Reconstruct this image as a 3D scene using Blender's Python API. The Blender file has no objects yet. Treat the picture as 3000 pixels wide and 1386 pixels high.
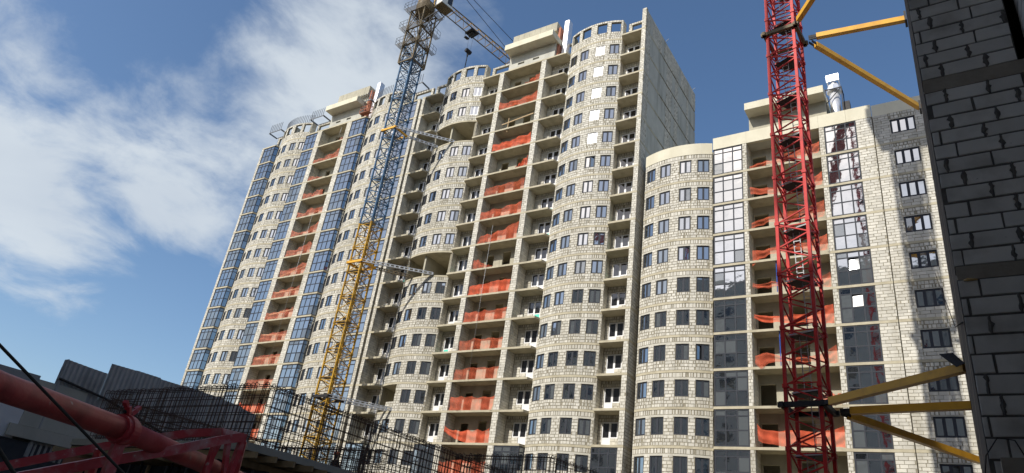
import bpy, math, random
from mathutils import Vector, Matrix, Quaternion

random.seed(7)
scene = bpy.context.scene
COL = scene.collection
R = math.radians

# ------------------------------------------------------------------ camera
RW = Vector((0.84188, 0.52433, 0.12778)); UW = Vector((0.14267, -0.44458, 0.88431)); FW = Vector((-0.52047, 0.72625, 0.44908))
CAMZ = 1.6
cam_d = bpy.data.cameras.new('Camera'); cam = bpy.data.objects.new('Camera', cam_d); COL.objects.link(cam)
cam_d.sensor_width = 36.0; cam_d.sensor_fit = 'HORIZONTAL'; cam_d.lens = 24.286
cam_d.clip_start = 0.1; cam_d.clip_end = 4000
M3 = Matrix((RW, UW, -FW)).transposed()
cam.matrix_world = Matrix.Translation((0, 0, CAMZ)) @ M3.to_4x4()
scene.camera = cam

# ------------------------------------------------------------------ light, sky, exposure
SUN_AZ = R(17.0)          # off the facade normal, towards the far end
SUN_EL = R(40.3)
to_sun = Vector((-math.sin(SUN_AZ) * math.cos(SUN_EL), -math.cos(SUN_AZ) * math.cos(SUN_EL), math.sin(SUN_EL)))
sun_d = bpy.data.lights.new('Sun', 'SUN'); sun_d.energy = 4.4; sun_d.angle = R(0.7); sun_d.color = (1.0, 0.955, 0.88)
sun = bpy.data.objects.new('Sun', sun_d); COL.objects.link(sun)
sun.rotation_euler = (-to_sun).to_track_quat('-Z', 'Y').to_euler()
sun.location = (-30, -60, 80)

world = bpy.data.worlds.new('World'); scene.world = world; world.use_nodes = True
nt = world.node_tree; nt.nodes.clear()


def N(nt, typ, **kw):
    n = nt.nodes.new(typ)
    for k, v in kw.items():
        setattr(n, k, v)
    return n


def math_n(nt, op, a, b=None, clamp=False):
    n = N(nt, 'ShaderNodeMath', operation=op, use_clamp=clamp)
    for i, v in enumerate((a, b)):
        if v is None:
            continue
        if isinstance(v, (int, float)):
            n.inputs[i].default_value = v
        else:
            nt.links.new(v, n.inputs[i])
    return n.outputs[0]


out = N(nt, 'ShaderNodeOutputWorld'); bg = N(nt, 'ShaderNodeBackground')
sky = N(nt, 'ShaderNodeTexSky', sky_type='NISHITA'); sky.sun_disc = False
sky.sun_elevation = SUN_EL
sky.sun_rotation = math.atan2(to_sun.x, to_sun.y)
sky.altitude = 100; sky.air_density = 1.0; sky.dust_density = 1.4; sky.ozone_density = 1.6
tc = N(nt, 'ShaderNodeTexCoord')
sep = N(nt, 'ShaderNodeSeparateXYZ'); nt.links.new(tc.outputs['Generated'], sep.inputs[0])
den = math_n(nt, 'ADD', math_n(nt, 'ABSOLUTE', sep.outputs[2]), 0.22)
comb = N(nt, 'ShaderNodeCombineXYZ')
nt.links.new(math_n(nt, 'DIVIDE', sep.outputs[0], den), comb.inputs[0])
nt.links.new(math_n(nt, 'DIVIDE', sep.outputs[1], den), comb.inputs[1])
warp = N(nt, 'ShaderNodeTexNoise'); warp.inputs['Scale'].default_value = 1.4; warp.inputs['Detail'].default_value = 3
nt.links.new(comb.outputs[0], warp.inputs['Vector'])
wadd = N(nt, 'ShaderNodeMix', data_type='RGBA', blend_type='LINEAR_LIGHT'); wadd.inputs['Factor'].default_value = 0.22
nt.links.new(comb.outputs[0], wadd.inputs['A']); nt.links.new(warp.outputs['Color'], wadd.inputs['B'])
cl = N(nt, 'ShaderNodeTexNoise'); cl.inputs['Scale'].default_value = 3.0; cl.inputs['Detail'].default_value = 8; cl.inputs['Roughness'].default_value = 0.6
nt.links.new(wadd.outputs['Result'], cl.inputs['Vector'])
# large cloud banks at directions in the sky (unit vectors), radius in degrees, weight
BANKS = [((-.809, .394, .436), 15, .40), ((-.851, .296, .435), 12, .26), ((-.757, .486, .437), 9, .26), ((-.868, .356, .345), 7, .46), ((-.70, .55, .45), 8, .16),
         ((-.898, .294, .327), 9, .34), ((-.622, .445, .645), 11, .26), ((-.52, .56, .64), 12, .26), ((-.695, .368, .618), 6, .22), ((-.60, .58, .55), 8, -.05), ((-.93, .2, .3), 10, .2),
         ((-.775, .30, .555), 7, -.5), ((-.828, .186, .529), 10, -.42), ((-.891, .382, .247), 9, -.75), ((-.70, .42, .575), 7, -.5), ((-.879, .325, .349), 2.8, -.45), ((-.80, .52, .30), 9, -.5),
         ((-.10, .75, .649), 27, -.62)]
acc = None
for c, rad, wgt in BANKS:
    v = Vector(c).normalized()
    dt = N(nt, 'ShaderNodeVectorMath', operation='DOT_PRODUCT'); dt.inputs[1].default_value = v
    nt.links.new(tc.outputs['Generated'], dt.inputs[0])
    mr = N(nt, 'ShaderNodeMapRange', interpolation_type='SMOOTHSTEP')
    mr.inputs['From Min'].default_value = math.cos(R(rad * 1.35)); mr.inputs['From Max'].default_value = math.cos(R(rad * 0.25))
    mr.inputs['To Min'].default_value = 0; mr.inputs['To Max'].default_value = wgt
    nt.links.new(dt.outputs['Value'], mr.inputs['Value'])
    acc = mr.outputs[0] if acc is None else math_n(nt, 'ADD', acc, mr.outputs[0])
dens = math_n(nt, 'ADD', math_n(nt, 'MULTIPLY', math_n(nt, 'SUBTRACT', cl.outputs['Fac'], 0.47), 4.2), acc)
cm = N(nt, 'ShaderNodeMapRange', interpolation_type='SMOOTHSTEP')
cm.inputs['From Min'].default_value = 0.0; cm.inputs['From Max'].default_value = 1.25
cm.inputs['To Max'].default_value = 0.9
nt.links.new(dens, cm.inputs['Value'])
shade = N(nt, 'ShaderNodeTexNoise'); shade.inputs['Scale'].default_value = 2.6; shade.inputs['Detail'].default_value = 5
nt.links.new(wadd.outputs['Result'], shade.inputs['Vector'])
ccol = N(nt, 'ShaderNodeMix', data_type='RGBA')
ccol.inputs['A'].default_value = (3.4, 3.9, 4.6, 1); ccol.inputs['B'].default_value = (5.6, 6.0, 6.2, 1)
nt.links.new(shade.outputs['Fac'], ccol.inputs['Factor'])
stint = N(nt, 'ShaderNodeHueSaturation'); stint.inputs['Saturation'].default_value = 1.13
nt.links.new(sky.outputs[0], stint.inputs['Color'])
mixc = N(nt, 'ShaderNodeMix', data_type='RGBA')
nt.links.new(cm.outputs[0], mixc.inputs['Factor']); nt.links.new(stint.outputs[0], mixc.inputs['A']); nt.links.new(ccol.outputs['Result'], mixc.inputs['B'])
nt.links.new(mixc.outputs['Result'], bg.inputs[0]); bg.inputs[1].default_value = 0.128
nt.links.new(bg.outputs[0], out.inputs[0])

scene.view_settings.view_transform = 'Standard'; scene.view_settings.look = 'None'
scene.view_settings.exposure = 0.2; scene.view_settings.gamma = 1.0; scene.view_settings.use_curve_mapping = False
scene.render.engine = 'CYCLES'
scene.cycles.max_bounces = 6; scene.cycles.transparent_max_bounces = 10

# ------------------------------------------------------------------ materials
MATS = {}


def new_mat(name):
    m = bpy.data.materials.new(name); m.use_nodes = True
    m.node_tree.nodes.clear()
    o = N(m.node_tree, 'ShaderNodeOutputMaterial')
    return m, m.node_tree, o


def surf(name, col, col2=None, scale=3.0, rough=0.85, bump=0.0, bscale=30.0, metal=0.0, spec=0.3, rand=0.0, stain=None, stain_scale=0.8, streak=False, spots=None):
    m, t, o = new_mat(name)
    b = N(t, 'ShaderNodeBsdfPrincipled'); t.links.new(b.outputs[0], o.inputs[0])
    b.inputs['Roughness'].default_value = rough; b.inputs['Metallic'].default_value = metal
    b.inputs['Specular IOR Level'].default_value = spec
    tcn = N(t, 'ShaderNodeTexCoord')
    geo = N(t, 'ShaderNodeNewGeometry')
    pos = geo.outputs['Position']
    c = None
    n1 = N(t, 'ShaderNodeTexNoise'); n1.inputs['Scale'].default_value = scale; n1.inputs['Detail'].default_value = 6; n1.inputs['Roughness'].default_value = 0.65
    t.links.new(pos, n1.inputs['Vector'])
    mx = N(t, 'ShaderNodeMix', data_type='RGBA')
    mx.inputs['A'].default_value = (*col, 1); mx.inputs['B'].default_value = (*(col2 or col), 1)
    mr = N(t, 'ShaderNodeMapRange'); mr.inputs['From Min'].default_value = 0.3; mr.inputs['From Max'].default_value = 0.7
    t.links.new(n1.outputs['Fac'], mr.inputs['Value']); t.links.new(mr.outputs[0], mx.inputs['Factor'])
    c = mx.outputs['Result']
    if stain:
        n2 = N(t, 'ShaderNodeTexNoise'); n2.inputs['Scale'].default_value = stain_scale; n2.inputs['Detail'].default_value = 5
        mp = N(t, 'ShaderNodeMapping')
        mp.inputs['Scale'].default_value = (1, 1, 0.18) if streak else (1, 1, 1)
        t.links.new(pos, mp.inputs['Vector']); t.links.new(mp.outputs[0], n2.inputs['Vector'])
        m2 = N(t, 'ShaderNodeMix', data_type='RGBA')
        r2 = N(t, 'ShaderNodeMapRange'); r2.inputs['From Min'].default_value = 0.48; r2.inputs['From Max'].default_value = 0.72; r2.inputs['To Max'].default_value = stain[3] if len(stain) > 3 else 0.6
        t.links.new(n2.outputs['Fac'], r2.inputs['Value']); t.links.new(r2.outputs[0], m2.inputs['Factor'])
        t.links.new(c, m2.inputs['A']); m2.inputs['B'].default_value = (*stain[:3], 1)
        c = m2.outputs['Result']
    if spots:
        n3 = N(t, 'ShaderNodeTexNoise'); n3.inputs['Scale'].default_value = spots[4]; n3.inputs['Detail'].default_value = 9; n3.inputs['Roughness'].default_value = 0.7
        t.links.new(pos, n3.inputs['Vector'])
        r3 = N(t, 'ShaderNodeMapRange'); r3.inputs['From Min'].default_value = spots[3]; r3.inputs['From Max'].default_value = spots[3] + 0.07
        m3 = N(t, 'ShaderNodeMix', data_type='RGBA')
        t.links.new(n3.outputs['Fac'], r3.inputs['Value']); t.links.new(r3.outputs[0], m3.inputs['Factor'])
        t.links.new(c, m3.inputs['A']); m3.inputs['B'].default_value = (*spots[:3], 1)
        c = m3.outputs['Result']
    if rand:
        oi = N(t, 'ShaderNodeObjectInfo')
        rr = math_n(t, 'FRACT', math_n(t, 'ADD', geo.outputs['Random Per Island'], oi.outputs['Random']))
        f = math_n(t, 'ADD', math_n(t, 'MULTIPLY', rr, rand), 1.0 - rand * 0.62)
        hs = N(t, 'ShaderNodeHueSaturation'); t.links.new(c, hs.inputs['Color']); t.links.new(f, hs.inputs['Value'])
        c = hs.outputs[0]
    t.links.new(c, b.inputs['Base Color'])
    if bump:
        nb = N(t, 'ShaderNodeTexNoise'); nb.inputs['Scale'].default_value = bscale; nb.inputs['Detail'].default_value = 4
        t.links.new(pos, nb.inputs['Vector'])
        bp = N(t, 'ShaderNodeBump'); bp.inputs['Strength'].default_value = 0.6; bp.inputs['Distance'].default_value = bump
        t.links.new(nb.outputs['Fac'], bp.inputs['Height']); t.links.new(bp.outputs[0], b.inputs['Normal'])
    MATS[name] = m
    return m


surf('block', (0.575, 0.548, 0.472), (0.645, 0.617, 0.54), 2.2, 0.9, 0.004, 40, rand=0.27, stain=(0.40, 0.37, 0.295, 0.7), stain_scale=0.75, streak=True, spots=(0.70, 0.68, 0.62, 0.66, 0.9))
surf('mortar', (0.20, 0.18, 0.135), (0.34, 0.31, 0.235), 5.0, 0.95, 0.01, 25)
surf('lintel', (0.47, 0.445, 0.375), (0.55, 0.525, 0.445), 5, 0.9, 0.006, 20)
surf('concrete', (0.36, 0.335, 0.255), (0.46, 0.43, 0.335), 1.3, 0.88, 0.006, 14, stain=(0.26, 0.24, 0.19, 0.6), stain_scale=0.7, streak=True)
surf('slab_concrete', (0.42, 0.375, 0.265), (0.52, 0.47, 0.345), 1.6, 0.88, 0.006, 12, stain=(0.29, 0.255, 0.18, 0.6), stain_scale=1.1)
surf('parapet_concrete', (0.60, 0.56, 0.43), (0.67, 0.63, 0.49), 1.1, 0.88, 0.006, 12, stain=(0.5, 0.455, 0.33, 0.45), stain_scale=0.9, streak=True)
surf('grey_concrete', (0.42, 0.41, 0.355), (0.52, 0.51, 0.445), 0.9, 0.88, 0.006, 12, stain=(0.31, 0.30, 0.26, 0.6), stain_scale=0.8, streak=True)
surf('frame_dark', (0.036, 0.04, 0.05), (0.044, 0.048, 0.058), 3, 0.6, spec=0.15)
surf('frame_white', (0.80, 0.80, 0.80), (0.76, 0.76, 0.77), 3, 0.4, spec=0.5)
surf('film_teal', (0.10, 0.62, 0.48), (0.12, 0.66, 0.52), 3, 0.4)
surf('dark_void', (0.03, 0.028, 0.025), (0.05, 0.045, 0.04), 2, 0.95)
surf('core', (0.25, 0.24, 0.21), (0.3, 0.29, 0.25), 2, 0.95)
surf('brick_red', (0.36, 0.14, 0.085), (0.44, 0.19, 0.12), 6, 0.9, 0.005, 20)
surf('foil', (0.86, 0.86, 0.88), (0.8, 0.8, 0.83), 4, 0.35, 0.01, 8, metal=0.55, spec=0.6)
surf('steel_grey', (0.14, 0.15, 0.165), (0.20, 0.21, 0.22), 5, 0.55, metal=0.5)
surf('galv', (0.40, 0.41, 0.42), (0.50, 0.51, 0.52), 6, 0.5, metal=0.4)
surf('end_concrete', (0.40, 0.39, 0.34), (0.49, 0.475, 0.41), 0.9, 0.9, 0.006, 12, stain=(0.26, 0.255, 0.215, 0.75), stain_scale=1.1, streak=True)
surf('crane_yellow', (0.50, 0.29, 0.018), (0.40, 0.22, 0.018), 3, 0.55, spec=0.3, stain=(0.09, 0.05, 0.02, 0.9), stain_scale=1.6, spots=(0.07, 0.045, 0.025, 0.62, 5.0))
surf('crane_blue', (0.03, 0.095, 0.19), (0.06, 0.14, 0.25), 2, 0.55, spec=0.3, stain=(0.05, 0.06, 0.07, 0.75), stain_scale=2.0)
surf('crane_rust', (0.17, 0.13, 0.065), (0.11, 0.085, 0.05), 2.5, 0.65, stain=(0.10, 0.07, 0.045, 0.7), stain_scale=1.5)
surf('crane_red', (0.53, 0.02, 0.017), (0.60, 0.038, 0.032), 3, 0.55, spec=0.25, stain=(0.24, 0.02, 0.018, 0.8), stain_scale=1.6, spots=(0.12, 0.045, 0.035, 0.62, 6.0))
surf('brace_yellow', (0.78, 0.42, 0.03), (0.70, 0.35, 0.025), 1.4, 0.45, spec=0.4, stain=(0.45, 0.22, 0.03, 0.6), stain_scale=1.5, spots=(0.25, 0.13, 0.04, 0.68, 9.0))
surf('boom_red', (0.43, 0.045, 0.045), (0.52, 0.09, 0.085), 9, 0.5, 0.003, 40, spec=0.4, stain=(0.20, 0.03, 0.03, 0.65), stain_scale=6, spots=(0.52, 0.38, 0.36, 0.62, 11.0))
surf('boom_arm_red', (0.44, 0.03, 0.042), (0.52, 0.06, 0.065), 8, 0.5, 0.002, 50, spec=0.4, stain=(0.50, 0.28, 0.27, 0.7), stain_scale=9, spots=(0.52, 0.46, 0.45, 0.63, 18.0))
surf('black_steel', (0.02, 0.02, 0.022), (0.035, 0.033, 0.033), 4, 0.6, metal=0.3)
surf('rebar', (0.085, 0.055, 0.042), (0.14, 0.085, 0.06), 8, 0.75, metal=0.2)
surf('cable', (0.03, 0.028, 0.026), (0.045, 0.04, 0.036), 20, 0.7)
surf('aac_grey', (0.65, 0.62, 0.585), (0.73, 0.70, 0.665), 3.0, 0.95, 0.006, 70, rand=0.2, stain=(0.34, 0.31, 0.28, 0.7), stain_scale=1.8, spots=(0.24, 0.225, 0.21, 0.67, 14.0))
surf('aac_mortar', (0.10, 0.092, 0.085), (0.16, 0.147, 0.135), 9, 0.95, 0.012, 30)
surf('band_concrete', (0.27, 0.235, 0.195), (0.36, 0.315, 0.265), 3, 0.95, 0.01, 20)
surf('fence_metal', (0.34, 0.34, 0.34), (0.42, 0.42, 0.42), 1.2, 0.5, metal=0.4, stain=(0.17, 0.165, 0.16, 0.6), stain_scale=1.0)
surf('render_grey', (0.30, 0.30, 0.30), (0.36, 0.36, 0.355), 1.2, 0.9)
surf('render_white', (0.62, 0.63, 0.64), (0.70, 0.70, 0.71), 1.6, 0.9)
surf('timber', (0.34, 0.24, 0.13), (0.46, 0.34, 0.20), 5, 0.85, 0.003, 40)
surf('plywood', (0.10, 0.075, 0.055), (0.16, 0.12, 0.085), 3, 0.85)
surf('panel_dark', (0.035, 0.04, 0.05), (0.06, 0.065, 0.075), 3, 0.7)
surf('soil', (0.16, 0.13, 0.10), (0.22, 0.18, 0.14), 0.4, 0.95, 0.05, 2)
surf('block_behind', (0.46, 0.45, 0.42), (0.52, 0.51, 0.48), 0.5, 0.9)
surf('skin', (0.45, 0.28, 0.2), None, 3, 0.6)
surf('cloth_dark', (0.03, 0.032, 0.04), (0.05, 0.05, 0.06), 6, 0.9)
surf('helmet_orange', (0.72, 0.16, 0.03), None, 3, 0.35, spec=0.5)
surf('cab_white', (0.74, 0.74, 0.70), (0.66, 0.66, 0.62), 3, 0.45, stain=(0.45, 0.4, 0.3, 0.5), stain_scale=2)
surf('foam', (0.55, 0.33, 0.10), (0.65, 0.5, 0.3), 20, 0.9)
surf('blue_prop', (0.03, 0.09, 0.42), None, 4, 0.5)


def glass(name, refl, tint=(0.84, 0.92, 1.0), wav=0.0022, dark=(0.012, 0.015, 0.02)):
    m, t, o = new_mat(name)
    d = N(t, 'ShaderNodeBsdfDiffuse'); d.inputs[0].default_value = (*dark, 1)
    g = N(t, 'ShaderNodeBsdfGlossy'); g.inputs[0].default_value = (*tint, 1); g.inputs['Roughness'].default_value = 0.035
    fr = N(t, 'ShaderNodeFresnel'); fr.inputs[0].default_value = 1.5
    fac = math_n(t, 'ADD', math_n(t, 'MULTIPLY', fr.outputs[0], 0.75), refl, True)
    geo = N(t, 'ShaderNodeNewGeometry'); oi = N(t, 'ShaderNodeObjectInfo')
    off = N(t, 'ShaderNodeVectorMath', operation='ADD'); sc = N(t, 'ShaderNodeVectorMath', operation='SCALE')
    cb = N(t, 'ShaderNodeCombineXYZ'); t.links.new(oi.outputs['Random'], cb.inputs[0]); t.links.new(oi.outputs['Random'], cb.inputs[2])
    t.links.new(cb.outputs[0], sc.inputs[0]); sc.inputs['Scale'].default_value = 60
    t.links.new(geo.outputs['Position'], off.inputs[0]); t.links.new(sc.outputs[0], off.inputs[1])
    nb = N(t, 'ShaderNodeTexNoise'); nb.inputs['Scale'].default_value = 0.9; nb.inputs['Detail'].default_value = 2.5
    t.links.new(off.outputs[0], nb.inputs['Vector'])
    bp = N(t, 'ShaderNodeBump'); bp.inputs['Strength'].default_value = 1.0; bp.inputs['Distance'].default_value = wav * 4
    t.links.new(nb.outputs['Fac'], bp.inputs['Height']); t.links.new(bp.outputs[0], g.inputs['Normal'])
    mx = N(t, 'ShaderNodeMixShader'); t.links.new(fac, mx.inputs[0]); t.links.new(d.outputs[0], mx.inputs[1]); t.links.new(g.outputs[0], mx.inputs[2])
    t.links.new(mx.outputs[0], o.inputs[0]); MATS[name] = m


glass('pane', 0.43, tint=(0.93, 0.965, 0.965), wav=0.0018)
glass('pane_film', 0.16, tint=(0.85, 0.9, 0.92), wav=0.004, dark=(0.10, 0.11, 0.115))
glass('pane_door', 0.05, tint=(0.9, 0.93, 0.96), wav=0.001, dark=(0.02, 0.02, 0.022))


def net_mat(name, col, cover, grid):
    m, t, o = new_mat(name)
    uv = N(t, 'ShaderNodeUVMap'); uv.uv_map = 'UVMap'
    sp = N(t, 'ShaderNodeSeparateXYZ'); t.links.new(uv.outputs[0], sp.inputs[0])

    def line(v, w):
        fr = math_n(t, 'FRACT', math_n(t, 'MULTIPLY', v, 1.0 / grid))
        return math_n(t, 'LESS_THAN', fr, w)
    w = cover
    hit = math_n(t, 'MAXIMUM', line(sp.outputs[0], w), line(sp.outputs[1], w))
    nz = N(t, 'ShaderNodeTexNoise'); nz.inputs['Scale'].default_value = 2.5; nz.inputs['Detail'].default_value = 3
    t.links.new(uv.outputs[0], nz.inputs['Vector'])
    hs = N(t, 'ShaderNodeHueSaturation'); hs.inputs['Color'].default_value = (*col, 1)
    t.links.new(math_n(t, 'ADD', math_n(t, 'MULTIPLY', nz.outputs['Fac'], 0.7), 0.65), hs.inputs['Value'])
    d = N(t, 'ShaderNodeBsdfDiffuse'); t.links.new(hs.outputs[0], d.inputs[0])
    tr = N(t, 'ShaderNodeBsdfTranslucent'); t.links.new(hs.outputs[0], tr.inputs[0])
    m1 = N(t, 'ShaderNodeMixShader'); m1.inputs[0].default_value = 0.22; t.links.new(d.outputs[0], m1.inputs[1]); t.links.new(tr.outputs[0], m1.inputs[2])
    tp = N(t, 'ShaderNodeBsdfTransparent')
    m2 = N(t, 'ShaderNodeMixShader'); t.links.new(hit, m2.inputs[0]); t.links.new(tp.outputs[0], m2.inputs[1]); t.links.new(m1.outputs[0], m2.inputs[2])
    t.links.new(m2.outputs[0], o.inputs[0]); MATS[name] = m


net_mat('net_orange', (0.82, 0.18, 0.095), 0.27, 0.06)
net_mat('net_dense', (0.78, 0.15, 0.075), 0.42, 0.06)
net_mat('net_thin', (0.90, 0.20, 0.10), 0.18, 0.06)
net_mat('net_faded', (0.80, 0.24, 0.15), 0.22, 0.06)


# ------------------------------------------------------------------ mesh helpers
class MB:
    def __init__(s):
        s.v = []; s.f = []; s.uv = None

    def quad(s, a, b, c, d):
        n = len(s.v); s.v += [tuple(a), tuple(b), tuple(c), tuple(d)]; s.f.append((n, n + 1, n + 2, n + 3))

    def box(s, x0, x1, y0, y1, z0, z1):
        n = len(s.v)
        s.v += [(x0, y0, z0), (x1, y0, z0), (x1, y1, z0), (x0, y1, z0), (x0, y0, z1), (x1, y0, z1), (x1, y1, z1), (x0, y1, z1)]
        s.f += [(n, n + 3, n + 2, n + 1), (n + 4, n + 5, n + 6, n + 7), (n, n + 1, n + 5, n + 4), (n + 1, n + 2, n + 6, n + 5), (n + 2, n + 3, n + 7, n + 6), (n + 3, n, n + 4, n + 7)]
        return s

    def prism(s, poly, z0, z1):          # poly counter-clockwise in plan
        n = len(s.v); k = len(poly)
        s.v += [(p[0], p[1], z0) for p in poly] + [(p[0], p[1], z1) for p in poly]
        s.f.append(tuple(range(n + k - 1, n - 1, -1))); s.f.append(tuple(range(n + k, n + 2 * k)))
        for i in range(k):
            j = (i + 1) % k
            s.f.append((n + i, n + j, n + k + j, n + k + i))
        return s

    def beam(s, p, q, w, h, up=(0, 0, 1)):     # rectangular bar from p to q
        p = Vector(p); q = Vector(q); d = (q - p).normalized(); u = Vector(up)
        if abs(d.dot(u)) > 0.98:
            u = Vector((1, 0, 0))
        r = d.cross(u).normalized() * (w / 2); t = r.cross(d).normalized() * (h / 2)
        n = len(s.v)
        for e in (p, q):
            s.v += [tuple(e - r - t), tuple(e + r - t), tuple(e + r + t), tuple(e - r + t)]
        s.f += [(n, n + 1, n + 2, n + 3), (n + 7, n + 6, n + 5, n + 4)]
        for i in range(4):
            j = (i + 1) % 4
            s.f.append((n + j, n + i, n + 4 + i, n + 4 + j))
        return s

    def tube(s, pts, rad, k=8, caps=True):
        pts = [Vector(p) for p in pts]; rads = rad if isinstance(rad, (list, tuple)) else [rad] * len(pts)
        n0 = len(s.v); prev = None
        for i, p in enumerate(pts):
            d = (pts[min(i + 1, len(pts) - 1)] - pts[max(i - 1, 0)]).normalized()
            if prev is None:
                a = Vector((0, 0, 1)) if abs(d.z) < 0.9 else Vector((1, 0, 0))
                r = d.cross(a).normalized()
            else:
                r = (prev - d * prev.dot(d)).normalized()
            prev = r; b = d.cross(r)
            for j in range(k):
                an = 2 * math.pi * j / k
                s.v.append(tuple(p + (r * math.cos(an) + b * math.sin(an)) * rads[i]))
        for i in range(len(pts) - 1):
            for j in range(k):
                a = n0 + i * k + j; b2 = n0 + i * k + (j + 1) % k
                s.f.append((a, b2, b2 + k, a + k))
        if caps:
            s.f.append(tuple(range(n0 + k - 1, n0 - 1, -1))); m = n0 + (len(pts) - 1) * k
            s.f.append(tuple(range(m, m + k)))
        return s

    def mesh(s, name, mat, smooth=False):
        me = bpy.data.meshes.new(name); me.from_pydata(s.v, [], s.f)
        me.materials.append(MATS[mat])
        if s.uv:
            ul = me.uv_layers.new(name='UVMap')
            for li, l in enumerate(me.loops):
                ul.data[li].uv = s.uv[l.vertex_index]
        if smooth:
            for p in me.polygons:
                p.use_smooth = True
        me.update()
        return me

    def build(s, name, mat, parent=None, smooth=False, label=None, kind=None):
        o = bpy.data.objects.new(name, s.mesh(name, mat, smooth)); COL.objects.link(o)
        if parent:
            o.parent = parent
        if label:
            o['label'] = label
        if kind:
            o['kind'] = kind
        return o


def link(name, me, parent=None, loc=(0, 0, 0), rz=0.0):
    o = bpy.data.objects.new(name, me); COL.objects.link(o)
    if parent:
        o.parent = parent
    o.location = loc; o.rotation_euler = (0, 0, rz)
    return o


def tag(o, label, cat, group=None):
    o['label'] = label; o['category'] = cat
    if group:
        o['group'] = group
    return o


def thing(name, label, cat, loc=(0, 0, 0), group=None):
    o = bpy.data.objects.new(name, None); COL.objects.link(o); o.location = loc; o['kind'] = 'thing'
    o.empty_display_size = 0.5
    return tag(o, label, cat, group)


# ------------------------------------------------------------------ ground
g = MB(); g.quad((-900, -900, 0), (900, -900, 0), (900, 900, 0), (-900, 900, 0))
g.build('ground', 'soil', kind='structure')

# ------------------------------------------------------------------ facade geometry shared by the blocks of flats
D = 52.484       # facade plane
ZR = 57.66       # underside of the top floor slab
ST = 3.0         # storey
TS = 0.2         # slab thickness
DEP = 1.5        # loggia depth
NST = 18


def zk(k):
    return ZR - ST * k


class Line:
    def __init__(s, x0, y0, x1, y1):
        s.p = (x0, y0); L = math.hypot(x1 - x0, y1 - y0); s.L = L
        s.d = ((x1 - x0) / L, (y1 - y0) / L); s.n = (s.d[1], -s.d[0]); s.curved = False

    def at(s, u):
        return (s.p[0] + s.d[0] * u, s.p[1] + s.d[1] * u), s.n


class Arc:
    def __init__(s, xl, xr, sag=0.75, yend=D + 0.65):
        c = xr - xl; s.R = (c * c / 4 + sag * sag) / (2 * sag); s.xm = (xl + xr) / 2; s.yc = yend - sag + s.R
        s.ph = math.asin(c / 2 / s.R); s.L = 2 * s.R * s.ph; s.curved = True; s.xl = xl; s.xr = xr; s.yend = yend

    def at(s, u):
        a = u / s.R - s.ph
        return (s.xm + s.R * math.sin(a), s.yc - s.R * math.cos(a)), (math.sin(a), -math.cos(a))


CAMV = Vector((0, 0, CAMZ))


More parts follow.
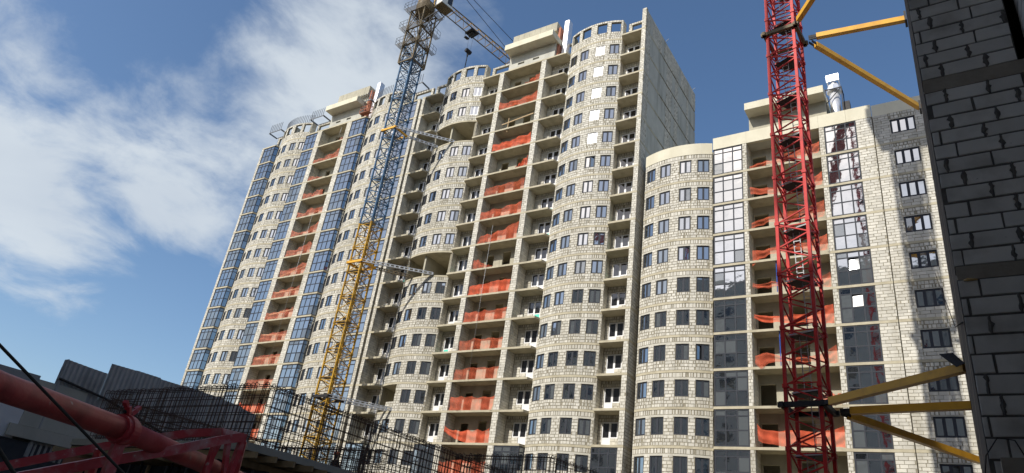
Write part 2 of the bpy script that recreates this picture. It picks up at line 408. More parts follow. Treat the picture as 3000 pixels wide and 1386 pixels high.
class Masonry:
    """collects blocks and their mortar backing for one building"""
    def __init__(s):
        s.blocks = []; s.back = MB(); s.lint = MB()

    def backing(s, path, u0, u1, z0, z1, thick=0.3, off=-0.022, mb=None):
        mb = mb or s.back
        n = max(1, int(math.ceil((u1 - u0) / 0.45))) if path.curved else 1
        for i in range(n):
            a = u0 + (u1 - u0) * i / n; b = u0 + (u1 - u0) * (i + 1) / n
            (pa, na), (pb, nb) = path.at(a), path.at(b)
            fa = (pa[0] + na[0] * off, pa[1] + na[1] * off); fb = (pb[0] + nb[0] * off, pb[1] + nb[1] * off)
            ba = (pa[0] - na[0] * thick, pa[1] - na[1] * thick); bb = (pb[0] - nb[0] * thick, pb[1] - nb[1] * thick)
            mb.prism([fa, fb, bb, ba], z0, z1)

    def one(s, path, a, b, za, zb, vis=True):
        if b - a < 0.05 or zb - za < 0.05:
            return
        pr = random.uniform(-0.004, 0.006)
        j = lambda r: random.uniform(-r, r)
        bev = 0.010
        pts = []
        for (u, z) in ((a, za), (b, za), (b, zb), (a, zb)):
            (p, n) = path.at(u); pts.append((p[0] - n[0] * 0.03, p[1] - n[1] * 0.03, z))
        for (u, z, du, dz) in ((a, za, 1, 1), (b, za, -1, 1), (b, zb, -1, -1), (a, zb, 1, -1)):
            (p, n) = path.at(u + du * bev + j(0.006)); pts.append((p[0] + n[0] * pr, p[1] + n[1] * pr, z + dz * bev + j(0.006)))
        (pc, nc) = path.at((a + b) / 2)
        c = Vector((pc[0], pc[1], (za + zb) / 2)); dv = CAMV - c
        face = (dv.x * nc[0] + dv.y * nc[1]) / dv.length
        s.blocks.append((((b - a) * face / dv.length) if (vis and face > 0.1) else 0.0, pts))

    def courses(s, path, u0, u1, z0, z1, bw=0.6, ch=0.25, jit=0.04, gap=0.011, vgap=0.026, shift=None, vis=True):
        nrow = max(1, round((z1 - z0) / ch)); h = (z1 - z0) / nrow
        for r in range(nrow):
            u = u0 - (bw * 0.5 if r % 2 else 0.0) - random.uniform(0, 0.12) * bw
            while u < u1:
                w = bw * random.uniform(1 - jit * 4, 1 + jit * 4)
                a = max(u0, u); b = min(u1, u + w)
                if b - a > 0.09:
                    vg = vgap * random.choice((0.25, 0.5, 0.8, 1.2, 2.2))
                    s.one(path, a + vg / 2, b - vg / 2, z0 + r * h + gap / 2 + random.uniform(0, .005), z0 + (r + 1) * h - gap / 2 - random.uniform(0, .006), vis)
                u += w

    def uprights(s, path, u0, u1, z0, z1, bw=0.25, ch=0.28):
        s.courses(path, u0, u1, z0, z1, bw, ch, jit=0.08, gap=0.04, vgap=0.062, vis=True)

    def wall(s, path, u0, u1, z0, z1, style='h', thick=0.3, **kw):
        if u1 - u0 < 0.03 or z1 - z0 < 0.03:
            return
        s.backing(path, u0, u1, z0, z1, thick)
        if style == 'h':
            s.courses(path, u0, u1, z0, z1, **kw)
        elif style == 'v':
            s.uprights(path, u0, u1, z0, z1)
        elif style == 'p':
            s.courses(path, u0, u1, z0, z1, bw=0.46, ch=0.27, jit=0.07, vgap=0.045, gap=0.03)

    def emit(s, parent, nind=300, name='block', mat='block'):
        s.back.build('mortar_backing', 'mortar', parent, kind='stuff')
        if s.lint.v:
            s.lint.build('lintel_bands', 'lintel', parent, kind='stuff')
        order = sorted(range(len(s.blocks)), key=lambda i: -s.blocks[i][0])
        ind = set(i for i in order[:nind] if s.blocks[i][0] > 0)
        F = [(4, 5, 6, 7), (0, 1, 5, 4), (1, 2, 6, 5), (2, 3, 7, 6), (3, 0, 4, 7)]
        big = MB()
        for i, (w, pts) in enumerate(s.blocks):
            if i in ind:
                m = MB(); m.v = pts; m.f = F; m.build(name, mat, parent)
            else:
                n = len(big.v); big.v += pts; big.f += [tuple(n + q for q in f) for f in F]
        big.build('masonry', mat, parent, kind='stuff')


# ---- shared window meshes -------------------------------------------------
WIN = {}


def frame_mesh(key, w, h, cols, rows, mat, bar=0.06, dep=0.07, outer=0.06):
    """frame in XZ plane, origin bottom left, front at y=0 going to +dep. cols / rows: lists of fractions"""
    m = MB()
    m.box(0, w, 0, dep, 0, outer); m.box(0, w, 0, dep, h - outer, h)
    m.box(0, outer, 0.001, dep, outer, h - outer); m.box(w - outer, w, 0.001, dep, outer, h - outer)
    xs = [outer]; acc_ = 0
    for c in cols[:-1]:
        acc_ += c; x = acc_ * w
        m.box(x - bar / 2, x + bar / 2, 0.002, dep, outer, h - outer)
    acc_ = 0
    for r_ in rows[:-1]:
        acc_ += r_; z = acc_ * h
        m.box(outer, w - outer, 0.006, dep, z - bar / 2, z + bar / 2)
    fr = m.mesh(key + '_frame', mat)
    panes = []
    ax = 0
    for ci, c in enumerate(cols):
        az = 0
        for ri, r_ in enumerate(rows):
            x0 = ax * w + (outer if ci == 0 else bar / 2); x1 = (ax + c) * w - (outer if ci == len(cols) - 1 else bar / 2)
            z0 = az * h + (outer if ri == 0 else bar / 2); z1 = (az + r_) * h - (outer if ri == len(rows) - 1 else bar / 2)
            p = MB(); p.box(0, x1 - x0, 0, 0.012, 0, z1 - z0)
            panes.append(((x0, 0.03, z0), p))
            az += r_
        ax += c
    return fr, panes


def make_win(key, w, h, cols, rows, mat, bar=0.06, outer=0.06, pane='pane', sash=True):
    m = frame_mesh(key, w, h, cols, rows, mat, bar, outer=outer)
    pm = [(loc, p.mesh(key + '_pane', pane)) for loc, p in m[1]]
    WIN[key] = (m[0], pm)


make_win('bay', 1.07, 1.38, [.5, .5], [1.0], 'frame_dark', bar=0.18, outer=0.105)
make_win('bay_white', 1.07, 1.38, [.5, .5], [1.0], 'frame_white', bar=0.17, outer=0.10)
make_win('triple', 1.74, 1.34, [1 / 3, 1 / 3, 1 / 3], [1.0], 'frame_dark', bar=0.20, outer=0.12)


def put_win(key, parent, loc, rz=0.0, name='window', tilt=True):
    fr, panes = WIN[key]
    o = link(name, fr, parent, loc, rz)
    for (pl, pm) in panes:
        p = link('pane', pm, o, pl)
        if tilt:
            p.rotation_euler = (random.gauss(0, 0.006), 0, random.gauss(0, 0.006))
            if loc[2] < 30 and random.random() < 0.22 or random.random() < 0.03:
                p.material_slots[0].link = 'OBJECT'; p.material_slots[0].material = MATS['pane_film']
            if name == 'window' and random.random() < 0.022:
                p.rotation_euler = (0, 0, random.uniform(0.25, 0.5))
    return o


def glazing_key(w, h):
    key = 'glz_%.2f_%.2f' % (w, h)
    if key not in WIN:
        make_win(key, w, h, [1 / 3, 1 / 3, 1 / 3], [.43, .39, .18], 'frame_dark', bar=0.10, outer=0.10)
    return key


def side_key(w, h):
    key = 'gls_%.2f_%.2f' % (w, h)
    if key not in WIN:
        make_win(key, w, h, [1.0], [.43, .39, .18], 'frame_dark', bar=0.075, outer=0.075)
    return key


# balcony door unit: tall door leaf + shorter window leaf
def door_unit(parent, x0, y, zf, door_left, film=False, w=1.5):
    key = 'door_%s_%s' % (door_left, film)
    if key not in WIN:
        top = 2.22; sill = 0.86; f = 0.095
        m = MB()
        dx0, dx1 = (0, w / 2) if door_left else (w / 2, w)
        wx0, wx1 = (w / 2, w) if door_left else (0, w / 2)
        m.box(0, w, 0, 0.08, top - f, top)
        m.box(0, f, 0.001, 0.08, 0.05 if door_left else sill, top - f); m.box(w - f, w, 0.001, 0.08, sill if door_left else 0.05, top - f)
        m.box(w / 2 - f, w / 2 + f, 0.002, 0.08, 0.05, top - f)
        m.box(wx0, wx1, -0.01, 0.08, sill, sill + f)
        a = dx0 + f; b = dx1 - f
        m.box(a, b, 0.004, 0.08, 0.05, 0.15); m.box(a, b, 0.004, 0.08, sill - 0.05, sill + 0.05)
        fr = m.mesh('door_frame', 'frame_white')
        p1 = MB().box(0, b - a, 0, 0.012, 0, top - f - sill - 0.05).mesh('door_pane', 'pane_door')
        p2 = MB().box(0, w / 2 - 2 * f, 0, 0.012, 0, top - 2 * f - sill).mesh('door_pane', 'pane_door')
        pn = MB().box(0, b - a, 0, 0.03, 0, sill - 0.2).mesh('door_panel', 'film_teal' if film else 'frame_white')
        WIN[key] = (fr, [('pane', (a, 0.03, sill + 0.05), p1), ('pane', (wx0 + f, 0.03, sill + f), p2), ('door_panel', (a, 0.02, 0.15), pn)])
    fr, ch = WIN[key]
    o = link('balcony_door', fr, parent, (x0, y, zf))
    for (nm, l, me) in ch:
        link(nm, me, o, l)
    return o


BAYW = [(0.21, 1.28), (1.83, 2.93), (3.80, 4.90), (5.45, 6.52)]
WH = 1.38


def bay_storey(ms, parent, arc, k, kinds=('bay',) * 4, skip=False, half=False):
    zf = zk(k + 1) + TS; zc = zk(k)
    if skip:
        return
    zs = zf + 0.85; zt = zs + WH
    u = 0.0
    wins = list(BAYW)
    lo = 0.0
    if half:
        lo = 2.95; wins = wins[2:]
        # low stepped wall towards the open side
        ms.wall(arc, 1.75, lo, zf, zf + 1.0, 'v')
    spans = []
    prev = lo
    for (a, b) in wins:
        spans.append(('p', prev, a)); spans.append(('w', a, b)); prev = b
    spans.append(('p', prev, arc.L))
    for (t, a, b) in spans:
        if t == 'p':
            ms.wall(arc, a, b, zf, zt + 0.13, 'p')
        else:
            ms.wall(arc, a, b, zf, zs - 0.01, 'v')
            (p, n) = arc.at((a + b) / 2)
    ms.backing(arc, lo, arc.L, zt, zt + 0.16, off=-0.004 - 0.003, mb=ms.lint)
    ms.wall(arc, lo, arc.L, zt + 0.163, zc, 'v')
    for i, (a, b) in enumerate(wins):
        um = (a + b) / 2; (p, n) = arc.at(um)
        rz = math.atan2(n[0], -n[1])      # rotation so the local +x runs along the wall
        w = 1.07
        tx, ty = math.cos(rz), math.sin(rz)
        ins = 0.085
        px = p[0] - tx * w / 2 - n[0] * ins; py = p[1] - ty * w / 2 - n[1] * ins
        put_win(kinds[(i + 2) if half else i], parent, (px, py, zs), rz)


def bay_attic(ms, arc):
    z0 = ZR + TS; zs = 58.95; zt = 60.35; z1 = 60.68
    prev = 0.0
    for (a, b) in BAYW:
        a -= 0.02; b += 0.06
        ms.wall(arc, prev, a, z0, zt + 0.03, 'p'); ms.wall(arc, a, b, z0, zs, 'v'); prev = b
    ms.wall(arc, prev, arc.L, z0, zt + 0.03, 'p')
    ms.wall(arc, 0, arc.L, zt + 0.033, z1, 'v')


def loggia_inner(ms, parent, x0, x1, k, bay_side, film=False, side_h=True, door=True, glazed=False):
    """x0..x1 clear width between pier side and bay end; bay_side 'R' when the bay lies to the right"""
    zf = zk(k + 1) + TS; zc = zk(k)
    yb = D + DEP
    w = x1 - x0; dw = 1.5
    if door:
        if bay_side == 'R':
            d0 = x0 + 0.78; left = False
        else:
            d0 = x0 + 0.33; left = True
        d1 = d0 + dw
        path = Line(x0, yb, x1, yb)
        ms.wall(path, 0, d0 - x0, zf, zf + 2.24, 'h', ch=0.24)
        ms.wall(path, d1 - x0, w, zf, zf + 2.24, 'h', ch=0.24)
        # below the window leaf
        if left:
            ms.wall(path, d0 - x0 + dw / 2 + 0.075, d1 - x0, zf, zf + 0.855, 'h', ch=0.28, bw=0.4)
        else:
            ms.wall(path, d0 - x0, d0 - x0 + dw / 2 - 0.075, zf, zf + 0.855, 'h', ch=0.28, bw=0.4)
        ms.wall(path, 0, w, zf + 2.243, zc, 'v')
        door_unit(parent, d0, yb + 0.06, zf, left, film)
    else:
        ms.wall(Line(x0, yb, x1, yb), 0, w, zf, zc, 'h')


def pier(ms, x0, x1, k0, k1, left=True, right=True, dep=DEP, top=None):
    for k in range(k0, k1):
        zf = zk(k + 1) + TS; zc = zk(k)
        ms.wall(Line(x0, D, x1, D), 0, x1 - x0, zf, zc, 'h', bw=min(0.6, (x1 - x0) * 0.75), thick=0.12)
        if right:
            ms.wall(Line(x1, D + 0.004, x1, D + dep), 0, dep - 0.004, zf, zc, 'h', thick=(x1 - x0) / 2 - 0.01)
        if left:
            ms.backing(Line(x0, D + dep, x0, D + 0.13), 0, dep - 0.13, zf, zc, (x1 - x0) / 2 - 0.01, off=0)


def slab_poly(elems, back):
    pts = []
    P = 0.012
    for e in elems:
        if e[0] in ('flat',):
            pts += [(e[1], D - P), (e[2], D - P)]
        elif e[0] == 'bay':
            a = e[1]
            n = 16
            for i in range(n + 1):
                (p, nn) = a.at(a.L * i / n); pts.append((p[0] + nn[0] * P, p[1] + nn[1] * P))
    pts += [(pts[-1][0], back), (pts[0][0], back)]
    return pts


def net(label, x0, x1, zf, tops, y=D + 0.06, group=None, mat='net_orange', drop=0.0, nx=56, nz=14, sag=0.09, bunch=0.0, bottoms=None):
    """tops: list of (fraction, height above floor) for the upper edge"""
    m = MB(); m.uv = []
    rs = random.Random(label)
    if mat == 'net_orange':
        mat = rs.choice(('net_orange', 'net_orange', 'net_dense', 'net_thin'))
    nsup = rs.choice((2, 3, 3, 4)); sg = rs.uniform(0.05, 0.2)
    ph = [rs.uniform(0, 6.28) for _ in range(4)]

    def lerp(tb, f):
        for (a, ha), (b, hb) in zip(tb[:-1], tb[1:]):
            if f <= b:
                t = (f - a) / max(1e-6, b - a); return ha + (hb - ha) * t
        return tb[-1][1]
    for i in range(nx + 1):
        f = i / nx; top = 1.15 * lerp(tops, f) - sg * abs(math.sin(f * nsup * math.pi)) * min(1.0, lerp(tops, f)) + 0.03 * math.sin(f * 11 + ph[0]) + 0.012 * math.sin(f * 31 + ph[1]); bot = lerp(bottoms, f) if bottoms else -drop
        for j in range(nz + 1):
            t = j / nz
            z = zf + bot + (top - bot) * t
            yy = y + sag * math.sin(f * 17 + ph[1] + t * 2) + sag * 0.8 * math.sin(f * 41 + ph[2]) * (1 - t * 0.5) + 0.04 * math.sin(t * 9 + ph[3] + f * 6) + bunch * max(0, f - 0.6) * (1.2 - t) * (math.sin(f * 60 + t * 7) + math.sin(f * 37 - t * 11))
            m.v.append((x0 + (x1 - x0) * f, yy, z)); m.uv.append(((x1 - x0) * f, (top - bot) * t))
    for i in range(nx):
        for j in range(nz):
            a = i * (nz + 1) + j; m.f.append((a, a + nz + 1, a + nz + 2, a + 1))
    o = m.build('safety_net', mat, smooth=True)
    tag(o, label, 'safety net', group)
    return o


ORD = ['top', 'second', 'third', 'fourth', 'fifth', 'sixth', 'seventh', 'eighth', 'ninth', 'tenth', 'eleventh', 'twelfth', 'thirteenth', 'fourteenth', 'fifteenth', 'sixteenth', 'seventeenth', 'eighteenth']


def niche(ms, conc, void, x0, x1, k0, k1, doors, big=False):
    """open recess between two piers: concrete back wall with door openings"""
    yb = D + DEP
    for k in range(k0, k1):
        zf = zk(k + 1) + TS; zc = zk(k)
        prev = x0
        for (a, b, h) in doors:
            conc(prev, a, yb, yb + 0.2, zf, zc); conc(a, b, yb, yb + 0.2, zf + h, zc); prev = b
        conc(prev, x1, yb, yb + 0.2, zf, zc)


# slab helper -------------------------------------------------------------
def add_slabs(parent, elems, levels, back=D + 4.4, name='floor_slab', mat='slab_concrete'):
    me = MB().prism(slab_poly(elems, back), 0, TS).mesh(name, mat)
    for k in levels:
        link(name, me, parent, (0, 0, zk(k)))


def glazed_loggia(parent, x0, x1, k, side_to=None, side_first=False):
    """glass front between x0 and x1; side_to=(x,y) adds the return pane at the right end"""
    zf = zk(k + 1) + TS; h = ST - TS
    key = glazing_key(x1 - x0 - 0.02, h - 0.03)
    gl = put_win(key, parent, (x0 + 0.01, D + 0.035, zf + 0.015), 0, 'loggia_glazing')
    if side_to:
        ax, ay = x1 - 0.02, D + 0.05
        L = math.hypot(side_to[0] - ax, side_to[1] - ay)
        put_win(side_key(L, h - 0.03), parent, (ax, ay, zf + 0.015), math.atan2(side_to[1] - ay, side_to[0] - ax), 'side_glazing')
    return gl


def bay_ends(ms, arc, k0, k1, left=True, right=True, zlo=None, zhi=None):
    for k in range(k0, k1):
        zf = zk(k + 1) + TS; zc = zk(k)
        if right:
            ms.wall(Line(arc.xr, arc.yend + 0.004, arc.xr, D + DEP), 0, D + DEP - arc.yend - 0.004, zf, zc, 'h', bw=0.5)
        if left:
            ms.wall(Line(arc.xl, D + DEP, arc.xl, arc.yend + 0.004), 0, D + DEP - arc.yend - 0.004, zf, zc, 'h', bw=0.5, vis=False)


def attic_loggia(ms, x0, x1):
    """top-storey frame wall behind a loggia: two stubs and a lintel with sky behind"""
    yb = D + DEP; z0 = ZR + TS; w = x1 - x0
    p = Line(x0, yb, x1, yb)
    s_ = 0.42
    ms.wall(p, 0, s_, z0, 60.35, 'p'); ms.wall(p, w - s_, w, z0, 60.35, 'p')
    ms.wall(p, 0, w, 60.353, 60.66, 'v')


def penthouse(parent, x0, x1, cx0, cx1, zbase, zs, yf=D, shaft=True):
    """roof structure: concrete front wall with vents, overhanging canopy box, set-back parapet"""
    c = MB()
    # front wall with two vent slots
    v0 = x0 + (x1 - x0) * 0.20; v1 = v0 + 0.92; v2 = x0 + (x1 - x0) * 0.53; v3 = v2 + 0.88
    zb, zt = zbase + 0.42, zbase + 0.72
    for (a, b) in ((x0, v0), (v1, v2), (v3, x1)):
        c.box(a, b, yf + 0.02, yf + 0.3, zb, zt)
    c.box(x0, x1, yf + 0.02, yf + 0.3, zbase, zb); c.box(x0, x1, yf + 0.02, yf + 0.3, zt, zs)
    c.box(x0, x0 + 0.3, yf + 0.31, yf + 3.2, zbase, zs); c.box(x1 - 0.3, x1, yf + 0.31, yf + 3.2, zbase, zs)
    c.build('penthouse_wall', 'grey_concrete', parent)
    c = MB(); c.box(cx0, cx1, yf - 1.38, yf + 3.2, zs, zs + 0.82)
    c.build('penthouse_canopy', 'parapet_concrete', parent)
    return zs + 0.82


# ================================================================== BLOCK B (middle tower)
def block_b():
    T = thing('apartment_tower', 'tall unfinished middle tower of cream blocks with open balconies and blank concrete end wall', 'building', (-39.6, D, 0))
    T.location = (0, 0, 0)
    ms = Masonry()
    L = -54.87; nl, nr = -42.28, -36.97; Rr = -24.28
    pl0, pl1 = -42.95, nl; pr0, pr1 = nr, -36.30
    bl = Arc(-52.2, -45.75); br = Arc(-33.42, -26.85)
    x_l0, x_r1 = -55.35, -23.78
    glz = 15                      # storeys from here down are glazed
    # piers
    pier(ms, x_l0, L, 0, NST); pier(ms, pl0, pl1, 0, NST); pier(ms, pr0, pr1, 0, NST); pier(ms, Rr, x_r1, 0, NST, right=False)
    rec = {2, 8}; half = {13}
    films = {(1, 8), (1, 11), (2, 6), (2, 7), (2, 10), (3, 7), (3, 8), (3, 9), (0, 8)}
    kinds_glare = {(0, 2), (1, 2), (2, 2), (3, 2), (4, 2)}  # windows whitened by sun glare, painted in as white frames
    for k in range(NST):
        zf = zk(k + 1) + TS; zc = zk(k)
        bay_storey(ms, T, bl, k, kinds=('bay', 'bay', 'bay', 'bay_white' if k in (0, 1) else 'bay'), skip=k in rec, half=k in half)
        kw = ['bay_white' if (k, i) in kinds_glare else 'bay' for i in range(4)]
        bay_storey(ms, T, br, k, kinds=kw)
        for i, (a, b, side) in enumerate(((L, bl.xl, 'R'), (bl.xr, pl0, 'L'), (pr1, br.xl, 'R'), (br.xr, Rr, 'L'))):
            if k < glz:
                loggia_inner(ms, T, a, b, k, side, film=(i, k) in films)
            else:
                a2 = a if side == 'R' else a + 0.2; b2 = b - 0.2 if side == 'R' else b
                glazed_loggia(T, a2, b2, k, (b, D + 0.62) if side == 'R' else None)
    bay_ends(ms, bl, 0, NST); bay_ends(ms, br, 0, NST)
    # niche back wall
    conc = lambda *q: MB().box(*q).build('partition_wall', 'concrete', T)
    niche(ms, conc, None, nl, nr, 0, NST, [(-41.6, -40.64, 2.15), (-39.5, -38.5, 2.35)])
    # open bay storeys: partition fins and rear wall of the recess
    for k in sorted(rec | half):
        zf = zk(k + 1) + TS; zc = zk(k)
        conc(-49.42, -49.2, D + 0.35, D + 4.2, zf, zc)
        conc(-52.2, -51.98, D + 0.7, D + 3.0, zf, zc)
        if k in rec:
            conc(-46.0, -45.78, D + 0.7, D + 1.5, zf, zc)
        conc(-52.0, -45.8, D + 4.2, D + 4.4, zf, zc)
    # slabs
    el = [('flat', x_l0, -52.42), ('bay', bl), ('flat', -45.55, -33.63), ('bay', br), ('flat', -26.65, x_r1)]
    add_slabs(T, el, range(0, NST + 1))
    # attic
    bay_attic(ms, bl); bay_attic(ms, br)
    zt = 60.66
    for a in (bl, br):
        ms.wall(Line(a.xr, a.yend + 0.004, a.xr, D + DEP), 0, D + DEP - a.yend - 0.004, ZR + TS, zt, 'h', bw=0.5)
        ms.wall(Line(a.xl, D + DEP, a.xl, a.yend + 0.004), 0, D + DEP - a.yend - 0.004, ZR + TS, zt, 'h', bw=0.5)
    attic_loggia(ms, L + 0.2, bl.xl); attic_loggia(ms, bl.xr + 0.3, pl0 + 0.6); attic_loggia(ms, pr1 + 0.6, br.xl); attic_loggia(ms, br.xr + 0.3, Rr)
    ms.wall(Line(Rr, D, x_r1, D), 0, x_r1 - Rr, ZR + TS, 60.75, 'h', bw=0.4, thick=0.4)
    # inner attic cross walls seen through the openings
    for xx in (-49.2, -30.0):
        ms.wall(Line(xx, D + 0.2, xx, D + 2.6), 0, 2.4, ZR + TS, 59.9, 'h')
    # end wall
    xe = x_r1; z0 = 0.0
    cols = [(53.62, 54.45), (57.2, 58.0), (62.7, 63.5), (66.3, 67.15)]
    c = MB()
    path = Line(xe, 0, xe, 100)

    def seg(y0, y1, za, zb, kind):
        if kind == 'c':
            c.box(xe - 0.3, xe - 0.012, y0, y1, za, zb)
        else:
            ms.wall(path, y0, y1, za, zb, 'v')
    y_end = 68.75
    lay_top = [(D + 0.004, 53.62, 'm'), (53.62, 54.45, 'c'), (54.45, 57.2, 'm'), (57.2, 58.0, 'c'), (58.0, 62.7, 'm'), (62.7, 63.5, 'c'), (63.5, 66.3, 'm'), (66.3, 67.15, 'c'), (67.15, y_end, 'm')]
    lay = [(D + 0.004, 53.9, 'm'), (53.9, 58.9, 'c'), (58.9, 60.6, 'm'), (60.6, 61.6, 'c'), (61.6, 62.7, 'm'), (62.7, 65.6, 'c'), (65.6, 66.3, 'm'), (66.3, y_end, 'c')]
    for (a, b, t) in lay_top:
        seg(a, b, ZR + TS, 60.6, t)
    for k in range(0, 7):
        for (a, b, t) in lay:
            seg(a, b, zk(k + 1) + TS + (0.05 if t == 'c' else 0), zk(k) - (0.03 if t == 'c' else 0), t)
        c.box(xe - 0.3, xe - 0.14, D + 4.41, y_end, zk(k), zk(k) + TS)
    for k in range(7, NST):
        seg(D + 0.004, 54.6, zk(k + 1) + TS, zk(k), 'm')
    c.build('end_wall', 'end_concrete', T)
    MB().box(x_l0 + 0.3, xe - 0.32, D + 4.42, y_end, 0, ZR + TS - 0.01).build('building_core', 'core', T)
    MB().box(xe - 0.31, xe - 0.3 + 0.001, D + 4.42, y_end, 0, zk(7)).build('end_wall_base', 'grey_concrete', T)
    # rooms behind the bays are closed off from the light
    # small hooks left in the end wall
    for (yy, zz) in ((54.3, 54.9), (54.25, 51.7), (58.3, 60.7), (63.4, 54.8), (67.6, 60.5)):
        MB().tube([(xe, yy, zz), (xe + 0.35, yy, zz + 0.25)], 0.03, 5).build('lifting_hook', 'galv', T)
    # penthouse
    zc = penthouse(T, -41.75, -35.3, -41.78, -35.0, ZR + TS, 59.92)
    p = MB()
    n = 8; x0, x1 = -41.75, -35.4
    for i in range(n):
        a = x0 + (x1 - x0) * i / n; b = x0 + (x1 - x0) * (i + 1) / n - 0.02
        MB().box(a, b, D + 0.02, D + 3.0, 61.95, 63.32).build('penthouse_panel', 'concrete', T)
    MB().box(x0, x1, D + 0.5, D + 3.0, zc, 61.93).build('penthouse_wall', 'concrete', T)
    MB().box(-35.38, -35.05, D + 0.35, D + 1.9, 58.0, 62.6).build('shaft_wall', 'brick_red', T, label='red brick side of the roof shaft')
    m = MB(); m.box(-34.95, -34.2, D + 0.75, D + 1.7, ZR + TS, 64.0)
    s_ = m.build('vent_shaft', 'foil', T, label='bright foil-wrapped upright air duct on the roof')
    mod = s_.modifiers.new('Bevel', 'BEVEL'); mod.width = 0.18; mod.segments = 4
    ms.emit(T)
    return T


block_b()


# ================================================================== BLOCK A (far tower)
def block_a():
    T = thing('apartment_tower', 'far left unfinished tower with blue glazed loggias beside the curved block bays', 'building')
    ms = Masonry()
    C0 = -71.87; nl, nr = -74.43, -69.31
    def mir(x): return 2 * C0 - x
    pr0, pr1 = nr, -68.36; pl0, pl1 = mir(pr1), nl
    br = Arc(-65.5, -59.0); bl = Arc(mir(-59.0), mir(-65.5))
    xr0, xr1 = -56.2, -55.72; xl0, xl1 = mir(xr1), mir(xr0)
    pier(ms, pl0, pl1, 0, NST); pier(ms, pr0, pr1, 0, NST); pier(ms, xr0, xr1, 0, NST, dep=1.0); pier(ms, xl0, xl1, 0, NST, right=False)
    for k in range(NST):
        bay_storey(ms, T, bl, k); bay_storey(ms, T, br, k)
        for (a, b, st) in ((xl1, -85.0, (bl.xl, D + 0.62)), (bl.xr + 0.3, pl0, None), (pr1, -65.75, (br.xl, D + 0.62)), (br.xr + 0.25, xr0, None)):
            glazed_loggia(T, a, b, k, st)
    bay_ends(ms, br, 0, NST, left=False); bay_ends(ms, bl, 0, NST, left=False)
    conc = lambda *q: MB().box(*q).build('partition_wall', 'concrete', T)
    niche(ms, conc, None, nl, nr, 0, NST, [(-72.9, -72.0, 2.2), (-70.7, -69.9, 2.3)])
    # dark backs of the glazed loggias
    for (a, b) in ((xl1, bl.xl), (bl.xr, pl0), (pr1, br.xl), (br.xr, xr0)):
        conc(a, b, D + DEP, D + DEP + 0.2, 0, ZR)
    el = [('flat', xl0, -84.95), ('bay', bl), ('flat', bl.xr + 0.25, -65.7), ('bay', br), ('flat', br.xr + 0.25, xr1)]
    add_slabs(T, el, range(0, NST + 1))
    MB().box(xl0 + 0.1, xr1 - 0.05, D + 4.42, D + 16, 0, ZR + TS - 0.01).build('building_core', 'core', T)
    c = MB(); c.box(xr1 - 0.3, xr1 - 0.02, D + 1.0, D + 4.4, 0, ZR); c.build('end_wall', 'grey_concrete', T)
    MB().box(xl0 + 0.002, xl0 + 0.3, D + 0.13, D + 16, 0, ZR).build('end_wall', 'grey_concrete', T)
    # attic
    bay_attic(ms, bl); bay_attic(ms, br)
    zt = 60.66
    for a in (bl, br):
        ms.wall(Line(a.xr, a.yend + 0.004, a.xr, D + DEP), 0, D + DEP - a.yend - 0.004, ZR + TS, zt, 'h', bw=0.5)
        ms.wall(Line(a.xl, D + DEP, a.xl, a.yend + 0.004), 0, D + DEP - a.yend - 0.004, ZR + TS, zt, 'h', bw=0.5)
        ms.wall(Line(a.xm + 0.5, D + 0.2, a.xm + 0.5, D + 2.6), 0, 2.4, ZR + TS, 60.2, 'h')
    attic_loggia(ms, xl1 + 0.4, bl.xl); attic_loggia(ms, bl.xr + 0.3, pl0 + 1.4); attic_loggia(ms, pr1 + 1.4, br.xl); attic_loggia(ms, br.xr + 0.3, xr0 + 1.0)
    zc = penthouse(T, -73.2, -66.7, -73.25, -66.9, ZR + TS, 59.98)
    n = 7; x0, x1 = -72.9, -66.6
    for i in range(n):
        a = x0 + (x1 - x0) * i / n; b = x0 + (x1 - x0) * (i + 1) / n - 0.02
        MB().box(a, b, D + 0.02, D + 3.0, 62.1, 63.6).build('penthouse_panel', 'concrete', T)
    MB().box(x0, x1, D + 0.5, D + 3.0, zc, 62.08).build('penthouse_wall', 'concrete', T)
    MB().box(-66.68, -66.3, D + 0.35, D + 1.9, 58.0, 62.9).build('shaft_wall', 'brick_red', T, label='red brick side of the roof shaft')
    s_ = MB().box(-66.2, -65.4, D + 0.75, D + 1.7, ZR + TS, 64.6).build('vent_shaft', 'foil', T, label='white wrapped upright air duct on the roof')
    mod = s_.modifiers.new('Bevel', 'BEVEL'); mod.width = 0.18; mod.segments = 4
    # steel crown: upright rods along the bays and angle frames over the loggias
    for a in (bl, br):
        rail = MB(); rods = MB()
        pts = []
        for i in range(21):
            (p, nn) = a.at(a.L * i / 20); pts.append((p[0] - nn[0] * 0.15, p[1] - nn[1] * 0.15, 60.72))
        rail.tube(pts, 0.04, 4)
        rail.build('crown_rail', 'steel_grey', T)
        for i in range(20):
            (p, nn) = a.at(a.L * (i + 0.5) / 20)
            b = (p[0] - nn[0] * 0.15, p[1] - nn[1] * 0.15)
            MB().tube([(b[0], b[1], 60.7), (b[0], b[1], 62.2)], 0.05, 4).build('crown_rod', 'steel_grey', T)
        for (s, xe) in ((-1, a.xl), (1, a.xr)):
            x0, x1 = (xe - 2.9, xe - 0.1) if s < 0 else (xe + 0.1, xe + 2.9)
            fr = MB(); z = 60.72
            fr.beam((x0, D - 0.02, z), (x1, D - 0.02, z), 0.09, 0.12); fr.beam((x0, D + DEP, z), (x1, D + DEP, z), 0.09, 0.12)
            fr.beam((x0, D - 0.02, z), (x0, D + DEP, z), 0.11, 0.2); fr.beam((x1, D - 0.02, z), (x1, D + DEP, z), 0.11, 0.2)
            fr.build('crown_frame', 'steel_grey', T)
            for i in range(7):
                x = x0 + (x1 - x0) * (i + 0.3) / 6.6
                MB().tube([(x, D - 0.02, z), (x, D - 0.02, z + 1.5)], 0.05, 4).build('crown_rod', 'steel_grey', T)
